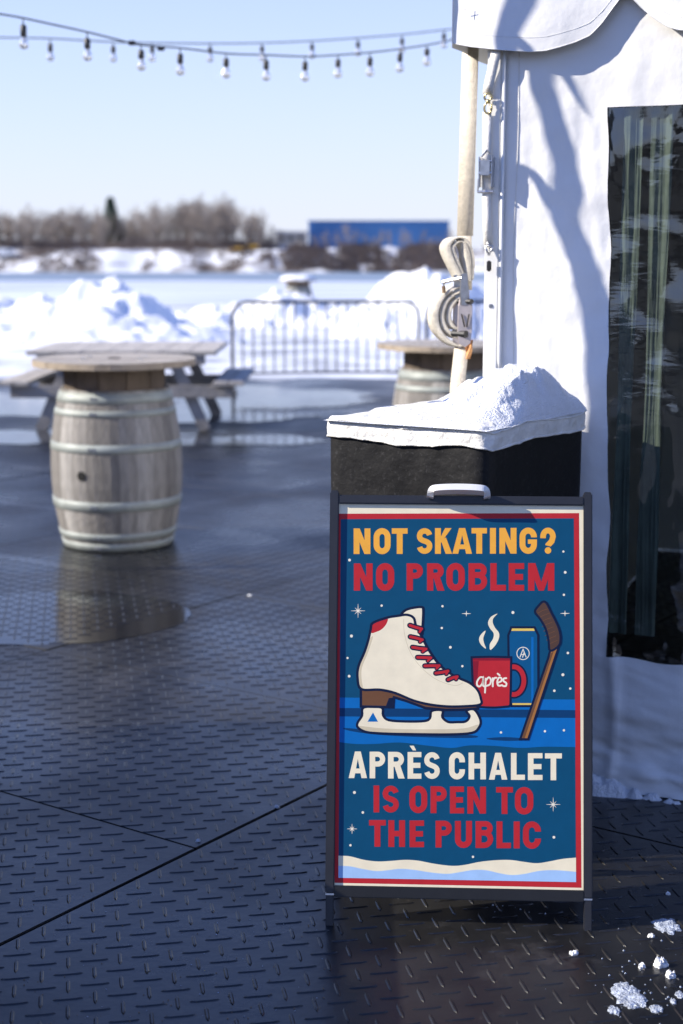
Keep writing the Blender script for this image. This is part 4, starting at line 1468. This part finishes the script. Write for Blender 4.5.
# ------------------------------------------------------------------ crowd barriers
def make_barrier(p0, p1, label):
    ax = (p1 - p0); Lb = ax.length; ax.normalize()
    root = tag(empty('crowd_barrier', p0), label, 'barrier', 'metal barriers along the snow')
    r = .17; HT = 1.10
    mb = MB()
    pts = [p0 + Z * .02, p0 + Z * (HT - r)]
    pts += [p0 + ax * (r - r * math.cos(R(a))) + Z * (HT - r + r * math.sin(R(a))) for a in (22, 45, 68, 90)]
    pts += [p1 - ax * (r - r * math.cos(R(a))) + Z * (HT - r + r * math.sin(R(a))) for a in (90, 68, 45, 22)]
    pts += [p1 + Z * (HT - r), p1 + Z * .02]
    mb.tube(pts, .020, 8)
    mb.tube([p0 + Z * .24, p1 + Z * .24], .016, 8)
    mb.build('frame', 'barrier', root, smooth=True)
    nb = 17
    bm_ = MB(); bm_.tube([(0, 0, .24), (0, 0, HT - .012)], .0105, 6)
    me = bm_.mesh('bar', 'barrier', smooth=True)
    for k in range(1, nb + 1):
        d = ax * (Lb * k / (nb + 1))
        inst('bar', me, root, (d.x, d.y, -.0 if r < Lb * k / (nb + 1) < Lb - r else -.05))
    for p in (p0 + ax * .02, p1 - ax * .02):
        mb = MB()
        n_ = Vector((-ax.y, ax.x, 0))
        mb.tube([p + n_ * .32 + Z * .02, p + n_ * .22 + Z * .06, p - n_ * .22 + Z * .06, p - n_ * .32 + Z * .02], .016, 6)
        mb.build('foot', 'barrier', root, smooth=True)
    for z in (.45, .85):
        mb = MB()
        mb.tube([p0 - ax * .03 + Z * z, p0 + ax * .0 + Z * (z + .03)], .014, 6)
        mb.build('hook', 'barrier', root)
q0 = ground(233, 393); q1 = ground(418, 391)
make_barrier(q0, q1, 'complete metal crowd barrier standing in the open before the snow')
d_ = (q1 - q0).normalized()
q2 = ground(426, 391)
make_barrier(q2, q2 + (q1 - q0), 'metal crowd barrier running behind the strap and the tent corner')

# ------------------------------------------------------------------ snow banks
def snow_bank(name, c, rx, ry, h, seed, label, ridge=None):
    mb = MB()
    def f(u, v):
        a = 2 * u - 1; b = 2 * v - 1
        x = c[0] + a * rx; y = c[1] + b * ry
        e = max(0, 1 - a * a) ** .8 * max(0, 1 - b * b) ** .8
        if ridge: e *= ridge(a)
        z = h * e * (0.86 + .35 * fbm(x * .55 + seed, y * .55)) + e ** .5 * (.20 * fbm(x * 1.6, y * 1.6, seed) + .085 * abs(fbm(x * 4.5, y * 4.5, seed + 2)) + .03 * fbm(x * 11, y * 11, seed))
        return (x, y, z - .10)
    mb.grid(f, 170, 70)
    return tag(mb.build(name, 'snow', smooth=True, origin=(c[0], c[1], 0)), label, 'snow bank', 'ploughed snow banks')
g = at_y(112, 300, 27.0)
snow_bank('snow_bank', (g.x - 2.2, 27.5), 5.4, 3.1, 1.35, 3, 'long ploughed snow bank behind the picnic table',
          lambda a: 0.62 + .48 * math.exp(-((a - .42) / .16) ** 2) + .18 * math.exp(-((a + .1) / .3) ** 2))
g = at_y(425, 300, 29.0)
snow_bank('snow_bank', (g.x + .2, 29.5), 2.1, 2.0, 1.50, 9, 'smooth white snow bank behind the barriers near the strap')
g = at_y(272, 300, 33.0)
snow_bank('snow_bank', (g.x, 33.4), 3.1, 1.7, .80, 15, 'low snow bank just in front of the far barrel')

# ------------------------------------------------------------------ far shore: bare trees, brush, buildings
def make_tree(name, hgt, seed, spread=.5):
    rnd = random.Random(seed)
    tr = MB(); cr = MB()
    def grow(p, d, L_, r, lev):
        pts = [p]; rs_ = [r]
        q = p.copy(); dd = d.copy()
        n = 4 if lev < 2 else 2
        for k in range(n):
            dd = (dd + Vector((rnd.gauss(0, .13), rnd.gauss(0, .13), rnd.gauss(.04, .08)))).normalized()
            q = q + dd * (L_ / n); pts.append(q.copy()); rs_.append(max(.010, r * (1 - .75 * (k + 1) / n)))
        (tr if lev == 0 else cr).tube(pts, rs_, 5 if lev == 0 else 3, cap=False)
        if lev >= 4: return
        m = [13, 7, 5, 4][lev]
        for k in range(m):
            t = (.12 if lev == 0 else .25) + (.88 if lev == 0 else .75) * (k + rnd.random()) / m
            i = min(n - 1, int(t * n)); f = t * n - i
            b = pts[i].lerp(pts[i + 1], min(1, f))
            an = rnd.uniform(0, 2 * math.pi)
            side = Vector((math.cos(an), math.sin(an), rnd.uniform(.1, .8)))
            nd = (dd * (1 - spread) + side * spread + Vector((0, 0, .25))).normalized()
            grow(b, nd, L_ * rnd.uniform(.34, .52) * (1.15 - .4 * t), max(.014, rs_[i] * .42), lev + 1)
    grow(Vector((0, 0, -.3)), Vector((0, 0, 1)), hgt * .78, hgt * .016, 0)
    root = empty(name, (0, 0, 0))
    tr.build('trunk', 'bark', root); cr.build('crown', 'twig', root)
    return root
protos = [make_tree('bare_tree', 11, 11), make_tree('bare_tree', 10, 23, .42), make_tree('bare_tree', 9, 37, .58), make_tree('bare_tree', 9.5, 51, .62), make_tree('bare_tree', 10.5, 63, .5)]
rnd = random.Random(5)
spots = []
for k in range(150):
    px = -30 + 305 * (k / 149) + rnd.uniform(-13, 9)
    Y = rnd.uniform(352, 392)
    if px > 258: Y = rnd.uniform(352, 362)
    hs_ = 0.66 + .32 * rnd.random()
    if 165 < px < 245: hs_ += .28
    if 40 < px < 90: hs_ += .05
    if px > 262: hs_ *= .7
    spots.append((px, Y, hs_))
for k in range(16):
    spots.append((320 + 9 * k + rnd.uniform(-4, 4), rnd.uniform(350, 358), .36 + .16 * rnd.random()))
used = [False] * 5
for i, (px, Y, s_) in enumerate(spots):
    v = (i * 3 + i // 7) % 5
    if not used[v]:
        o = protos[v]; used[v] = True
    else:
        o = copy_tree(protos[v])
    x = (px - 341.5) / F * Y
    o.location = (x, Y, bank_z(x, Y)); o.scale = (s_ * 1.35, s_ * 1.35, s_); o.rotation_euler.z = rnd.uniform(0, 6.28)
    if px < 300:
        where = 'left of the tall pine' if px < 104 else 'just right of the tall pine' if px < 165 else 'in the tallest clump above the loaders' if px < 250 else 'at the right end, beside the tan building'
        tag(o, 'bare grey tree on the far shore, ' + where, 'tree', 'bare trees on the far shore')
    else:
        tag(o, 'small bare tree in front of the blue building', 'tree', 'small bare trees before the blue building')

def make_conifer(px, Y, hgt, label):
    x = (px - 341.5) / F * Y
    root = tag(empty('pine_tree', (x, Y, bank_z(x, Y))), label, 'tree')
    rnd = random.Random(int(px) + 77)
    c = ORG[root.name]
    mb = MB(); mb.tube([c, c + Z * hgt * .97], [.22, .03], 6); mb.build('trunk', 'bark', root)
    mb = MB()
    for k in range(900):
        t = rnd.random() ** .8
        z = hgt * (.18 + .82 * t); rr = (1 - t) * hgt * .30 * (.6 + .5 * rnd.random()) + .15
        an = rnd.uniform(0, 6.28); f = rnd.uniform(.2, 1)
        p = c + Vector((math.cos(an) * rr * f, math.sin(an) * rr * f, z - .25 * rr * f))
        d = Vector((math.cos(an), math.sin(an), -.25)); e = Vector((-math.sin(an), math.cos(an), rnd.uniform(-.3, .3)))
        mb.add([p - e * .35, p + d * .95, p + e * .35, p + Z * .2], [(0, 1, 3), (1, 2, 3)])
    mb.build('crown', 'conifer', root)
make_conifer(115, 366, 12.2, 'dark green pine rising above the bare trees')
make_conifer(-3, 358, 11.0, 'dark pine at the left edge of the far shore')

mb = MB()
rnd = random.Random(12)
for k in range(5200):
    px = rnd.uniform(-60, 520) if k % 3 else rnd.uniform(262, 470)
    Y = rnd.uniform(341, 356)
    x = (px - 341.5) / F * Y
    if fbm(x * .09, Y * .05, 3) < (-.12 if px > 262 else .02) : continue
    z = bank_z(x, Y)
    hh = rnd.uniform(.6, 1.7) * (1.2 if px > 285 else .8)
    for q in range(4):
        an = rnd.uniform(0, 6.28); tl = Vector((math.cos(an) * rnd.uniform(.1, .8), math.sin(an) * .4, hh * rnd.uniform(.6, 1)))
        b = Vector((x + rnd.uniform(-.4, .4), Y, z - .1))
        mb.add([b + Vector((-.06, 0, 0)), b + Vector((.06, 0, 0)), b + tl + Vector((.04, 0, 0)), b + tl + Vector((-.04, .0, 0))], [(0, 1, 2, 3)])
        mb.add([b + tl * .5 + Vector((0, -.05, 0)), b + tl * .5 + Vector((0, .05, 0)), b + tl * 1.1 + Vector((.35, 0, -.1))], [(0, 1, 2)])
for k in range(5200):
    px = rnd.uniform(-50, 275); Y = rnd.uniform(354, 388)
    x = (px - 341.5) / F * Y; z = bank_z(x, Y); hh = rnd.uniform(1.2, 4.2)
    for q in range(3):
        b = Vector((x + rnd.uniform(-.9, .9), Y, z - .1)); tl = Vector((rnd.uniform(-.9, .9), rnd.uniform(-.4, .4), hh * rnd.uniform(.6, 1)))
        mb.add([b + Vector((-.03, 0, 0)), b + Vector((.03, 0, 0)), b + tl], [(0, 1, 2)])
        mb.add([b + tl * .4, b + tl * .44, b + tl * .8 + Vector((rnd.uniform(-.8, .8), 0, .2))], [(0, 1, 2)])
tag(mb.build('bank_brush', 'brush'), 'brown leafless brush covering the far river bank', 'brush', kind='stuff')

def blk(mbx, px0, px1, py0, py1, Y, dep, z0=None):
    a_ = at_y(px0, py0, Y); b_ = at_y(px1, py1, Y)
    zb = b_.z if z0 is None else z0
    mbx.box(((a_.x + b_.x) / 2, Y + dep / 2, (a_.z + zb) / 2), ((b_.x - a_.x) / 2, 0, 0), (0, dep / 2, 0), (0, 0, (a_.z - zb) / 2))
    return a_, b_
YB = 400
zg = bank_z(0, YB)
bb = tag(empty('warehouse', at_y(379, 240, YB) * 1.0), 'long bright blue metal warehouse on the far shore', 'building')
mb = MB(); a_, b_ = blk(mb, 308.5, 449, 221.5, 245, YB, 22, zg - .5); mb.build('wall', 'blue_metal', bb)
x0_, x1_ = a_.x, b_.x; zt_ = a_.z
mb = MB(); mb.box(((x0_ + x1_) / 2, YB + 11, zt_ + .12), ((x1_ - x0_) / 2 + .25, 0, 0), (0, 11.25, 0), (0, 0, .14)); mb.build('roof', 'blue_metal', bb)
rib_ = MB(); rib_.box((0, 0, 0), (.10, 0, 0), (0, .06, 0), (0, 0, (zt_ - zg) / 2 - .05))
rme = rib_.mesh('wall_rib', 'blue_metal')
for k in range(36):
    inst('wall_rib', rme, bb, Vector((x0_ + (k + .5) * (x1_ - x0_) / 36, YB - .062, (zt_ + zg) / 2)) - ORG[bb.name])
tb = tag(empty('low_building', at_y(292, 240, 385)), 'low tan building left of the blue warehouse', 'building')
mb = MB(); a_, b_ = blk(mb, 276, 306, 232, 248, 385, 14, bank_z(-13, 385) - .5); mb.build('wall', 'tan_wall', tb)
mb = MB(); mb.box(((a_.x + b_.x) / 2, 392, a_.z + .15), ((b_.x - a_.x) / 2 + .3, 0, 0), (0, 7.3, 0), (0, 0, .16)); mb.build('roof', 'white_paint', tb)
for k in range(3):
    mb = MB(); blk(mb, 280 + 9 * k, 284.5 + 9 * k, 236.5, 240.5, 384.9, .2); mb.build('window', 'dark_glass', tb)

# yellow wheel loader
def loader(px, Y, s, label):
    x = (px - 341.5) / F * Y; z = bank_z(x, Y) - .02
    root = tag(empty('wheel_loader', (x, Y, z)), label, 'loader', 'yellow machines on the far bank')
    c = Vector((x, Y, z))
    mb = MB(); mb.bevbox(c + Vector((.9, 0, 1.35)) * s, (1.3 * s, 0, 0), (0, .8 * s, 0), (0, 0, .5 * s), .1)
    mb.bevbox(c + Vector((-1.0, 0, 1.1)) * s, (.8 * s, 0, 0), (0, .6 * s, 0), (0, 0, .25 * s), .08); mb.build('body', 'yellow_paint', root)
    mb = MB(); mb.bevbox(c + Vector((.1, 0, 2.3)) * s, (.65 * s, 0, 0), (0, .6 * s, 0), (0, 0, .55 * s), .06); cab = mb.build('cab', 'dark_glass', root)
    mb = MB(); mb.bevbox(c + Vector((.1, 0, 2.9)) * s, (.75 * s, 0, 0), (0, .7 * s, 0), (0, 0, .07 * s), .03); mb.build('cab_roof', 'yellow_paint', cab)
    mb = MB(); mb.tube([c + Vector((-.8, -.3, 1.5)) * s, c + Vector((-2.0, -.3, 1.3)) * s, c + Vector((-2.6, -.3, .6)) * s], .13 * s, 6); mb.build('lift_arm', 'yellow_paint', root)
    mb = MB()
    prof = [(-2.6, .9), (-2.55, .25), (-3.1, .15), (-3.5, .2), (-3.0, .3), (-2.75, .9)]
    n = len(prof)
    mb.add([c + Vector((a, -.9, b)) * s for a, b in prof] + [c + Vector((a, .9, b)) * s for a, b in prof], [tuple(range(n)), tuple(range(2 * n - 1, n - 1, -1))] + [(i, (i + 1) % n, n + (i + 1) % n, n + i) for i in range(n)])
    mb.build('bucket', 'yellow_paint', root)
    for wx in (-1.2, 1.2):
        for wy in (-.8, .8):
            mb = MB(); p = c + Vector((wx, wy, .62)) * s
            mb.tube([p - Vector((0, .2 * s, 0)), p + Vector((0, .2 * s, 0))], .62 * s, 14); mb.build('wheel', 'rubber', root)
loader(238, 351, .62, 'yellow loader parked left of its twin on the snowy bank')
loader(253, 353, .72, 'yellow loader nearer the tan building on the snowy bank')
# white van at the left
vx = (10 - 341.5) / F * 349
v_ = tag(empty('delivery_van', (vx, 349, bank_z(vx, 349))), 'white van parked below the trees at far left', 'van')
c = ORG[v_.name]
mb = MB()
prof = [(-2.4, .35), (2.4, .35), (2.4, .95), (1.9, 1.15), (1.3, 1.95), (-2.4, 2.0)]
n = len(prof)
mb.add([c + Vector((a, -.9, b)) for a, b in prof] + [c + Vector((a, .9, b)) for a, b in prof], [tuple(range(n)), tuple(range(2 * n - 1, n - 1, -1))] + [(i, (i + 1) % n, n + (i + 1) % n, n + i) for i in range(n)])
mb.build('body', 'white_paint', v_)
for wx in (-1.5, 1.5):
    for wy in (-.82, .82):
        mb = MB(); mb.tube([c + Vector((wx, wy - .1, .35)), c + Vector((wx, wy + .1, .35))], .35, 12); mb.build('wheel', 'rubber', v_)
mb = MB(); mb.box(c + Vector((1.0, -.91, 1.5)), (.3, 0, 0), (0, .01, 0), (0, 0, .25)); mb.build('window', 'dark_glass', v_)

# ------------------------------------------------------------------ string lights
def strand(pts, Y0, Y1, bulbs, label, sag_end):
    """pts: pixel trace, Y runs from Y0 (px 0) to Y1 (px 450)"""
    Yf = lambda px: Y0 + (Y1 - Y0) * px / 450
    P = spl(pts, False, 6)
    P3 = [at_y(x, y, Yf(x)) for x, y in P]
    first = P3[0] + (P3[0] - P3[4]) * 0.0
    root = tag(empty('string_lights', P3[len(P3) // 2]), label, 'string lights', 'strings of bulbs overhead')
    mb = MB()
    mb.tube(P3 + [sag_end], .0048, 6)
    mb.build('cable', 'cable', root, smooth=True)
    for (bx, by0, by1) in bulbs:
        yy = Yf(bx)
        a_ = at_y(bx, by0, yy); b_ = at_y(bx, by1, yy)
        Lb = (a_.z - b_.z)
        # nearest strand point
        near = min(P3, key=lambda p: abs(p.x / p.y - a_.x / a_.y))
        a_ = near.copy()
        s_ = Lb / .13
        mb = MB()
        mb.tube([a_ + Z * .004, a_ - Z * .030 * s_], .0035, 6)
        mb.tube([a_ - Z * .028 * s_, a_ - Z * .034 * s_, a_ - Z * .075 * s_, a_ - Z * .08 * s_], [.010, .017, .016, .012], 10)
        so = mb.build('socket', 'black_plastic', root, smooth=True)
        mb = MB()
        c = a_ - Z * .078 * s_
        mb.lathe(c, [(.010, 0), (.012, -.008), (.022, -.025), (.0265, -.040), (.022, -.053), (.012, -.061), (.001, -.063)], 14)
        mb.build('bulb', 'bulb', so, smooth=True)
    return root
endA = tp(-.05, 2.52, -.6); endB = tp(-.05, 2.58, -1.6)
strand([(-70, 2), (-30, 9), (0, 14), (23, 18), (55, 25), (87, 32), (115, 39), (141, 45), (180, 48), (226, 53.5), (266, 55), (305, 56.5), (338, 55), (370, 52.5), (400, 49), (427, 45), (450, 40.5)],
       8.0, 9.6, [(22, 18, 49), (87, 32, 60), (141, 45, 68), (180, 48, 74), (226, 53, 75), (266, 54, 78), (305, 56, 79), (339, 55, 75), (370, 52, 74), (400, 49, 70), (427, 45, 62)],
       'lower string of clear bulbs sloping across the sky to the tent', endA)
strand([(-70, 36), (-30, 37), (0, 37.5), (50, 38.5), (113, 42), (152, 43), (210, 43.5), (262, 43), (312, 41), (358, 38), (402, 34.5), (444, 30), (455, 29)],
       10.6, 12.0, [(50, 38, 60), (113, 42, 60), (152, 43, 59), (210, 43, 59), (262, 43, 58), (312, 40, 55), (358, 38, 54), (402, 35, 52), (444, 30, 46)],
       'flatter string of smaller bulbs behind the lower one', endB)
# junction plugs on the cables
mb = MB()
for (x, y) in [(132, 43), (161, 48.5)]:
    p = at_y(x, y, 8.5)
    mb.bevbox(p, (.020, 0, 0), (0, .012, 0), (0, 0, .012), .004)
pj = mb.build('cable_plug', 'black_plastic', bpy.data.objects['string_lights'])
# pole that carries the strings, left of the picture
e1 = at_y(-70, 2, 8.0 - 1.6 * 70 / 450); e2 = at_y(-70, 36, 10.6 - 1.4 * 70 / 450)

# ------------------------------------------------------------------ snow bits on the ground
def chunk(px, py, w_px, h_px, seed, label, flat=False, m='snow_fine'):
    g = ground(px, py + h_px * .35)
    ppm = F / (g.y * math.cos(PITCH) + CAM_H * math.sin(PITCH))
    rx = w_px / 2 / ppm
    if flat: ry = h_px / 2 / (ppm * .47); hz = .005
    else: ry = rx * .85; hz = max(.006, h_px / ppm * .55)
    mb = MB()
    nu, nv = 44, 16
    def f(u, v):
        a_ = 2 * math.pi * u; ph = v * math.pi / 2
        k = 1 + .38 * fbm(math.cos(a_) * 1.7 + seed, math.sin(a_) * 1.7, seed * .7) + .22 * fbm(math.cos(a_) * 5 + seed, math.sin(a_) * 5, v * 4) + .10 * fbm(math.cos(a_) * 13, math.sin(a_) * 13, seed + v * 6)
        r = math.cos(ph) ** .55
        z = hz * math.sin(ph) * (1 + .6 * fbm(math.cos(a_) * 2 * (1 - v) + seed, math.sin(a_) * 2 * (1 - v), 3) + .4 * fbm(math.cos(a_) * 7 * (1 - v) + seed, math.sin(a_) * 7 * (1 - v), 5))
        return (g.x + rx * r * k * math.cos(a_), g.y + ry * r * k * math.sin(a_), z - .001)
    mb.grid(f, nu, nv)
    return tag(mb.build('snow_chunk', m, smooth=True, origin=(g.x, g.y, 0)), label, 'snow chunk', 'bits of snow on the mat')
chunk(667, 921, 27, 15, 1, 'flat shade-blue patch of snow at right, level with the sign leg', True, 'shade_snow')
chunk(651, 935, 7, 5, 2, 'small snow crumb just below the flat shade-blue patch')
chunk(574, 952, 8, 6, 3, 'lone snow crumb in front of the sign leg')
chunk(661, 961, 12, 14, 4, 'upright white snow lump below the flat shade-blue patch')
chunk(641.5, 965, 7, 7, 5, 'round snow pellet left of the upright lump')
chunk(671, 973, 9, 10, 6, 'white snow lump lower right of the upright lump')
chunk(628, 988, 30, 24, 7, 'largest crumbled snow patch at lower right', True, 'shade_snow')
chunk(640, 998, 14, 10, 8, 'crumbled snow at the right edge of the largest patch', True, 'shade_snow')
chunk(655.5, 1006, 13, 8, 9, 'shade-blue snow piece right of the largest patch near the bottom', True, 'shade_snow')
chunk(614, 1008, 12, 7, 10, 'shade-blue snow piece left below the largest patch', True, 'shade_snow')
chunk(680, 993, 9, 7, 11, 'snow piece at the right picture edge', True, 'shade_snow')
chunk(198, 840, 5, 4, 12, 'tiny white crumb on the long mat seam')
chunk(277, 806, 5, 4, 13, 'white crumb on the seam nearer the sign')
chunk(673, 1000, 6, 5, 14, 'small shade-blue crumb by the right edge below the others', True, 'shade_snow')
chunk(668, 899 - 6, 5, 3, 15, 'thin white sliver on the shaded mat behind the sign leg')
chunk(250, 604 - 9, 4, 3, 16, 'single white fleck on the mat right of the barrel')
rnd = random.Random(31)
mb = MB()
for k in range(70):
    t = rnd.random()
    if k < 60:
        px, py = rnd.gauss(645, 28), rnd.gauss(985, 22)
    else:
        px, py = rnd.uniform(470, 560), rnd.gauss(905, 6)
    if px > 720 or py < 899: continue
    g = ground(px, py); r = rnd.uniform(.001, .0042)
    vs = [g + Vector((rnd.uniform(-1, 1) * r, rnd.uniform(-1, 1) * r, 0)) for _ in range(3)] + [g + Vector((0, 0, r * 1.2))]
    vs = [g + Vector((r, 0, 0)), g + Vector((-r * .6, r * .9, 0)), g + Vector((-r * .5, -r * .8, 0)), g + Vector((0, 0, r * 1.1))]
    mb.add(vs, [(0, 1, 3), (1, 2, 3), (2, 0, 3)])
tag(mb.build('snow_crumbs', 'shade_snow'), 'fine grey-blue crumbs scattered on the dark mat', 'snow crumbs', kind='stuff')
# small drift at the foot of the tent wall
def drift(px, py, rx, ry, h, seed, label):
    g = ground(px, py)
    mb = MB()
    def f(u, v):
        a_ = 2 * u - 1; b_ = 2 * v - 1
        q = a_ * a_ + b_ * b_
        e = max(0, 1 - q) ** 1.0
        p = g + TT * (a_ * rx) - TN * (b_ * ry)
        return (p.x, p.y, h * e * (1 + .5 * fbm(p.x * 12, p.y * 12, seed)) + .012 * e * fbm(p.x * 40, p.y * 40, seed) - .004)
    mb.grid(f, 44, 34)
    return tag(mb.build('snow_drift', 'snow_fine', smooth=True, origin=(g.x, g.y, 0)), label, 'snow drift', 'snow at the foot of the tent')
drift(597, 790, .12, .06, .055, 4, 'small snow drift against the tent wall beside the sign')
drift(634, 797, .03, .022, .03, 8, 'rounded snow lump at the foot of the tent wall')
drift(617, 795, .05, .03, .022, 12, 'crusty snow scrap between the drift and the lump')

drift(652, 799, .035, .02, .016, 21, 'thin snow scrap at the tent foot right of the lump')
drift(610, 779, .05, .03, .05, 27, 'snow clod piled on the drift beside the sign')
drift(672, 803, .03, .015, .012, 33, 'smallest snow scrap at the tent foot by the right edge')
# ------------------------------------------------------------------ young bare tree in an added box, out of the picture to the left: its shadow falls on the tent
sb_ = -SUN
def shadow_src(px, py, L_):
    p = wpt(px, py, 0.0)
    return p + sb_ * (L_ / math.hypot(sb_.x, sb_.y))
LT = 2.02
tr_pts = [shadow_src(x, y, LT) for x, y in [(607, 395), (604, 350), (597, 312), (588, 280), (577, 248), (565, 218), (569, 188), (562, 152), (553, 116), (543, 82), (544, 52), (560, 10), (555, -40)]]
base = Vector((tr_pts[0].x - .45, tr_pts[0].y - .05, .90))
ty = tag(empty('young_tree', (base.x, base.y, .88)), 'crooked bare young tree growing in the long added box', 'tree')
mb = MB()
stem = smooth_path([base - Z * .05, base.lerp(tr_pts[0], .35) + Vector((.05, 0, 0)), base.lerp(tr_pts[0], .75)] + tr_pts, 4)
nS = len(stem)
mb.tube(stem, [(.027 - .009 * i / nS) * (1 + .18 * fbm(i * .35, 2)) for i in range(nS)], 8)
mb.build('trunk', 'bark', ty, smooth=True)
mb = MB()
brp = [shadow_src(x, y, LT) for x, y in [(580, 250), (567, 226), (552, 203), (540, 182), (528, 171), (517, 171), (507, 182)]]
mb.tube(smooth_path(brp, 4), [.017 - .008 * i / 24 for i in range(25)], 7)
brp = [shadow_src(x, y, LT) for x, y in [(546, 60), (560, 68), (570, 82), (578, 98), (585, 113)]]
mb.tube(smooth_path(brp, 4), [.017 - .015 * i / 16 for i in range(17)], 7)
brp = [shadow_src(x, y, LT) for x, y in [(560, 10), (585, -30), (600, -70)]]
mb.tube(smooth_path(brp, 4), [.018 - .012 * i / 8 for i in range(9)], 6)
brp = [shadow_src(x, y, LT) for x, y in [(555, -40), (540, -80), (548, -130)]]
mb.tube(smooth_path(brp, 4), [.018 - .012 * i / 8 for i in range(9)], 6)
mb.build('crown', 'bark', ty, smooth=True)
PX0, PX1, PY0, PY1, PH = -1.98, -1.46, 1.9, 5.0, .93  # unseen raised box added to keep sun off the near mats
pn = tag(empty('light_blocker', ((PX0 + PX1) / 2, (PY0 + PY1) / 2, 0)), 'unseen raised box added to shade the near mats, holding the young tree', 'light_blocker')
for k in range(5):
    zc = PH * (k + .5) / 5
    for (cx_, cy_, hx, hy) in (((PX0 + PX1) / 2, PY0 + .02, (PX1 - PX0) / 2 - .042, .02), ((PX0 + PX1) / 2, PY1 - .02, (PX1 - PX0) / 2 - .042, .02),
                               (PX0 + .02, (PY0 + PY1) / 2, .02, (PY1 - PY0) / 2), (PX1 - .02, (PY0 + PY1) / 2, .02, (PY1 - PY0) / 2)):
        mb = MB(); mb.bevbox((cx_, cy_, zc), (hx, 0, 0), (0, hy, 0), (0, 0, PH / 10 - .002), .004); mb.build('plank', 'light_blocker', pn)
mb = MB(); mb.box(((PX0 + PX1) / 2, (PY0 + PY1) / 2, .43), ((PX1 - PX0) / 2 - .045, 0, 0), (0, (PY1 - PY0) / 2 - .045, 0), (0, 0, .425)); mb.build('soil', 'soil', pn)
# pole for the string lights
lp = tag(empty('light_pole', (e1.x, e1.y, 0)), 'slim dark pole carrying the lower string of bulbs', 'pole')
mb = MB(); mb.tube([(e1.x, e1.y, 0), (e1.x, e1.y, e1.z + .15)], .03, 10); mb.build('shaft', 'frame', lp, smooth=True)
mb = MB(); mb.bevbox((e1.x, e1.y, .02), (.18, 0, 0), (0, .18, 0), (0, 0, .02), .004); mb.build('base_plate', 'steel', lp)
lp = tag(empty('light_pole', (e2.x, e2.y, 0)), 'slim dark pole carrying the flatter string of bulbs', 'pole')
mb = MB(); mb.tube([(e2.x, e2.y, 0), (e2.x, e2.y, e2.z + .15)], .03, 10); mb.build('shaft', 'frame', lp, smooth=True)
mb = MB(); mb.bevbox((e2.x, e2.y, .02), (.18, 0, 0), (0, .18, 0), (0, 0, .02), .004); mb.build('base_plate', 'steel', lp)

# ------------------------------------------------------------------ unseen brick buildings added behind the camera to block low sky light
mat('brick', (0.17, 0.10, 0.08), 0.85, var=0.25, scale=3)
def blocker_building(x0, x1, y, h, label):
    root = tag(empty('blocker_building', ((x0 + x1) / 2, y, 0)), label, 'building')
    mb = MB(); mb.box(((x0 + x1) / 2, y - 6, h / 2), ((x1 - x0) / 2, 0, 0), (0, 6, 0), (0, 0, h / 2)); mb.build('wall', 'brick', root)
    mb = MB(); mb.box(((x0 + x1) / 2, y - 6, h + .15), ((x1 - x0) / 2 + .2, 0, 0), (0, 6.2, 0), (0, 0, .15)); mb.build('roof', 'slab', root)
    n = int((x1 - x0) / 4)
    for k in range(n):
        for z in (1.6, 5.0, 8.4):
            if z + 1.2 > h: continue
            x = x0 + (x1 - x0) * (k + .5) / n
            mb = MB(); mb.box((x, y + .02, z + .3), (.7, 0, 0), (0, .03, 0), (0, 0, .9)); mb.build('window', 'dark_glass', root)
blocker_building(-56, -6, -44, 4.4, 'long brick building added unseen behind the viewer to block low sky')
blocker_building(-3, 42, -46, 3.7, 'lower brick building added unseen behind the viewer to block low sky')
root = tag(empty('blocker_shed', (-27, 8, 0)), 'tall grey shed added unseen on the left to cut sky light', 'building')  # unseen shed added to block the bright low sky on the left
mb = MB(); mb.box((-32, 8, 4.6), (6, 0, 0), (0, 30, 0), (0, 0, 4.6)); mb.build('wall', 'light_blocker', root)
mb = MB(); mb.box((-32, 8, 9.35), (6.3, 0, 0), (0, 30.3, 0), (0, 0, .15)); mb.build('roof', 'slab', root)
for k in range(5):
    mb = MB(); mb.box((-25.98, -14 + 11 * k, 2.2), (.03, 0, 0), (0, 1.8, 0), (0, 0, 2.2)); mb.build('door', 'frame_dark', root)
mb = MB(); mb.grid(lambda u, v: (-70 + 140 * u, -70 + 53.0 * v, -.02), 4, 4)
tag(mb.build('square_paving', 'slab'), kind='structure')

rnd = random.Random(91)
mb = MB()
for k in range(420):
    px, py = rnd.uniform(0, 330), 1024 - 420 * rnd.random() ** 1.3
    g = ground(px, py); r = rnd.uniform(.0008, .0026)
    mb.add([g + Vector((r, 0, 0)), g + Vector((-r * .6, r * .9, 0)), g + Vector((-r * .5, -r * .8, 0)), g + Vector((0, 0, r * .9))], [(0, 1, 3), (1, 2, 3), (2, 0, 3)], k % 4 == 0)
tag(mb.build('grit', ['leaf_litter', 'shade_snow']), 'fine brown grit and salt specks on the dark mats', 'grit', kind='stuff')
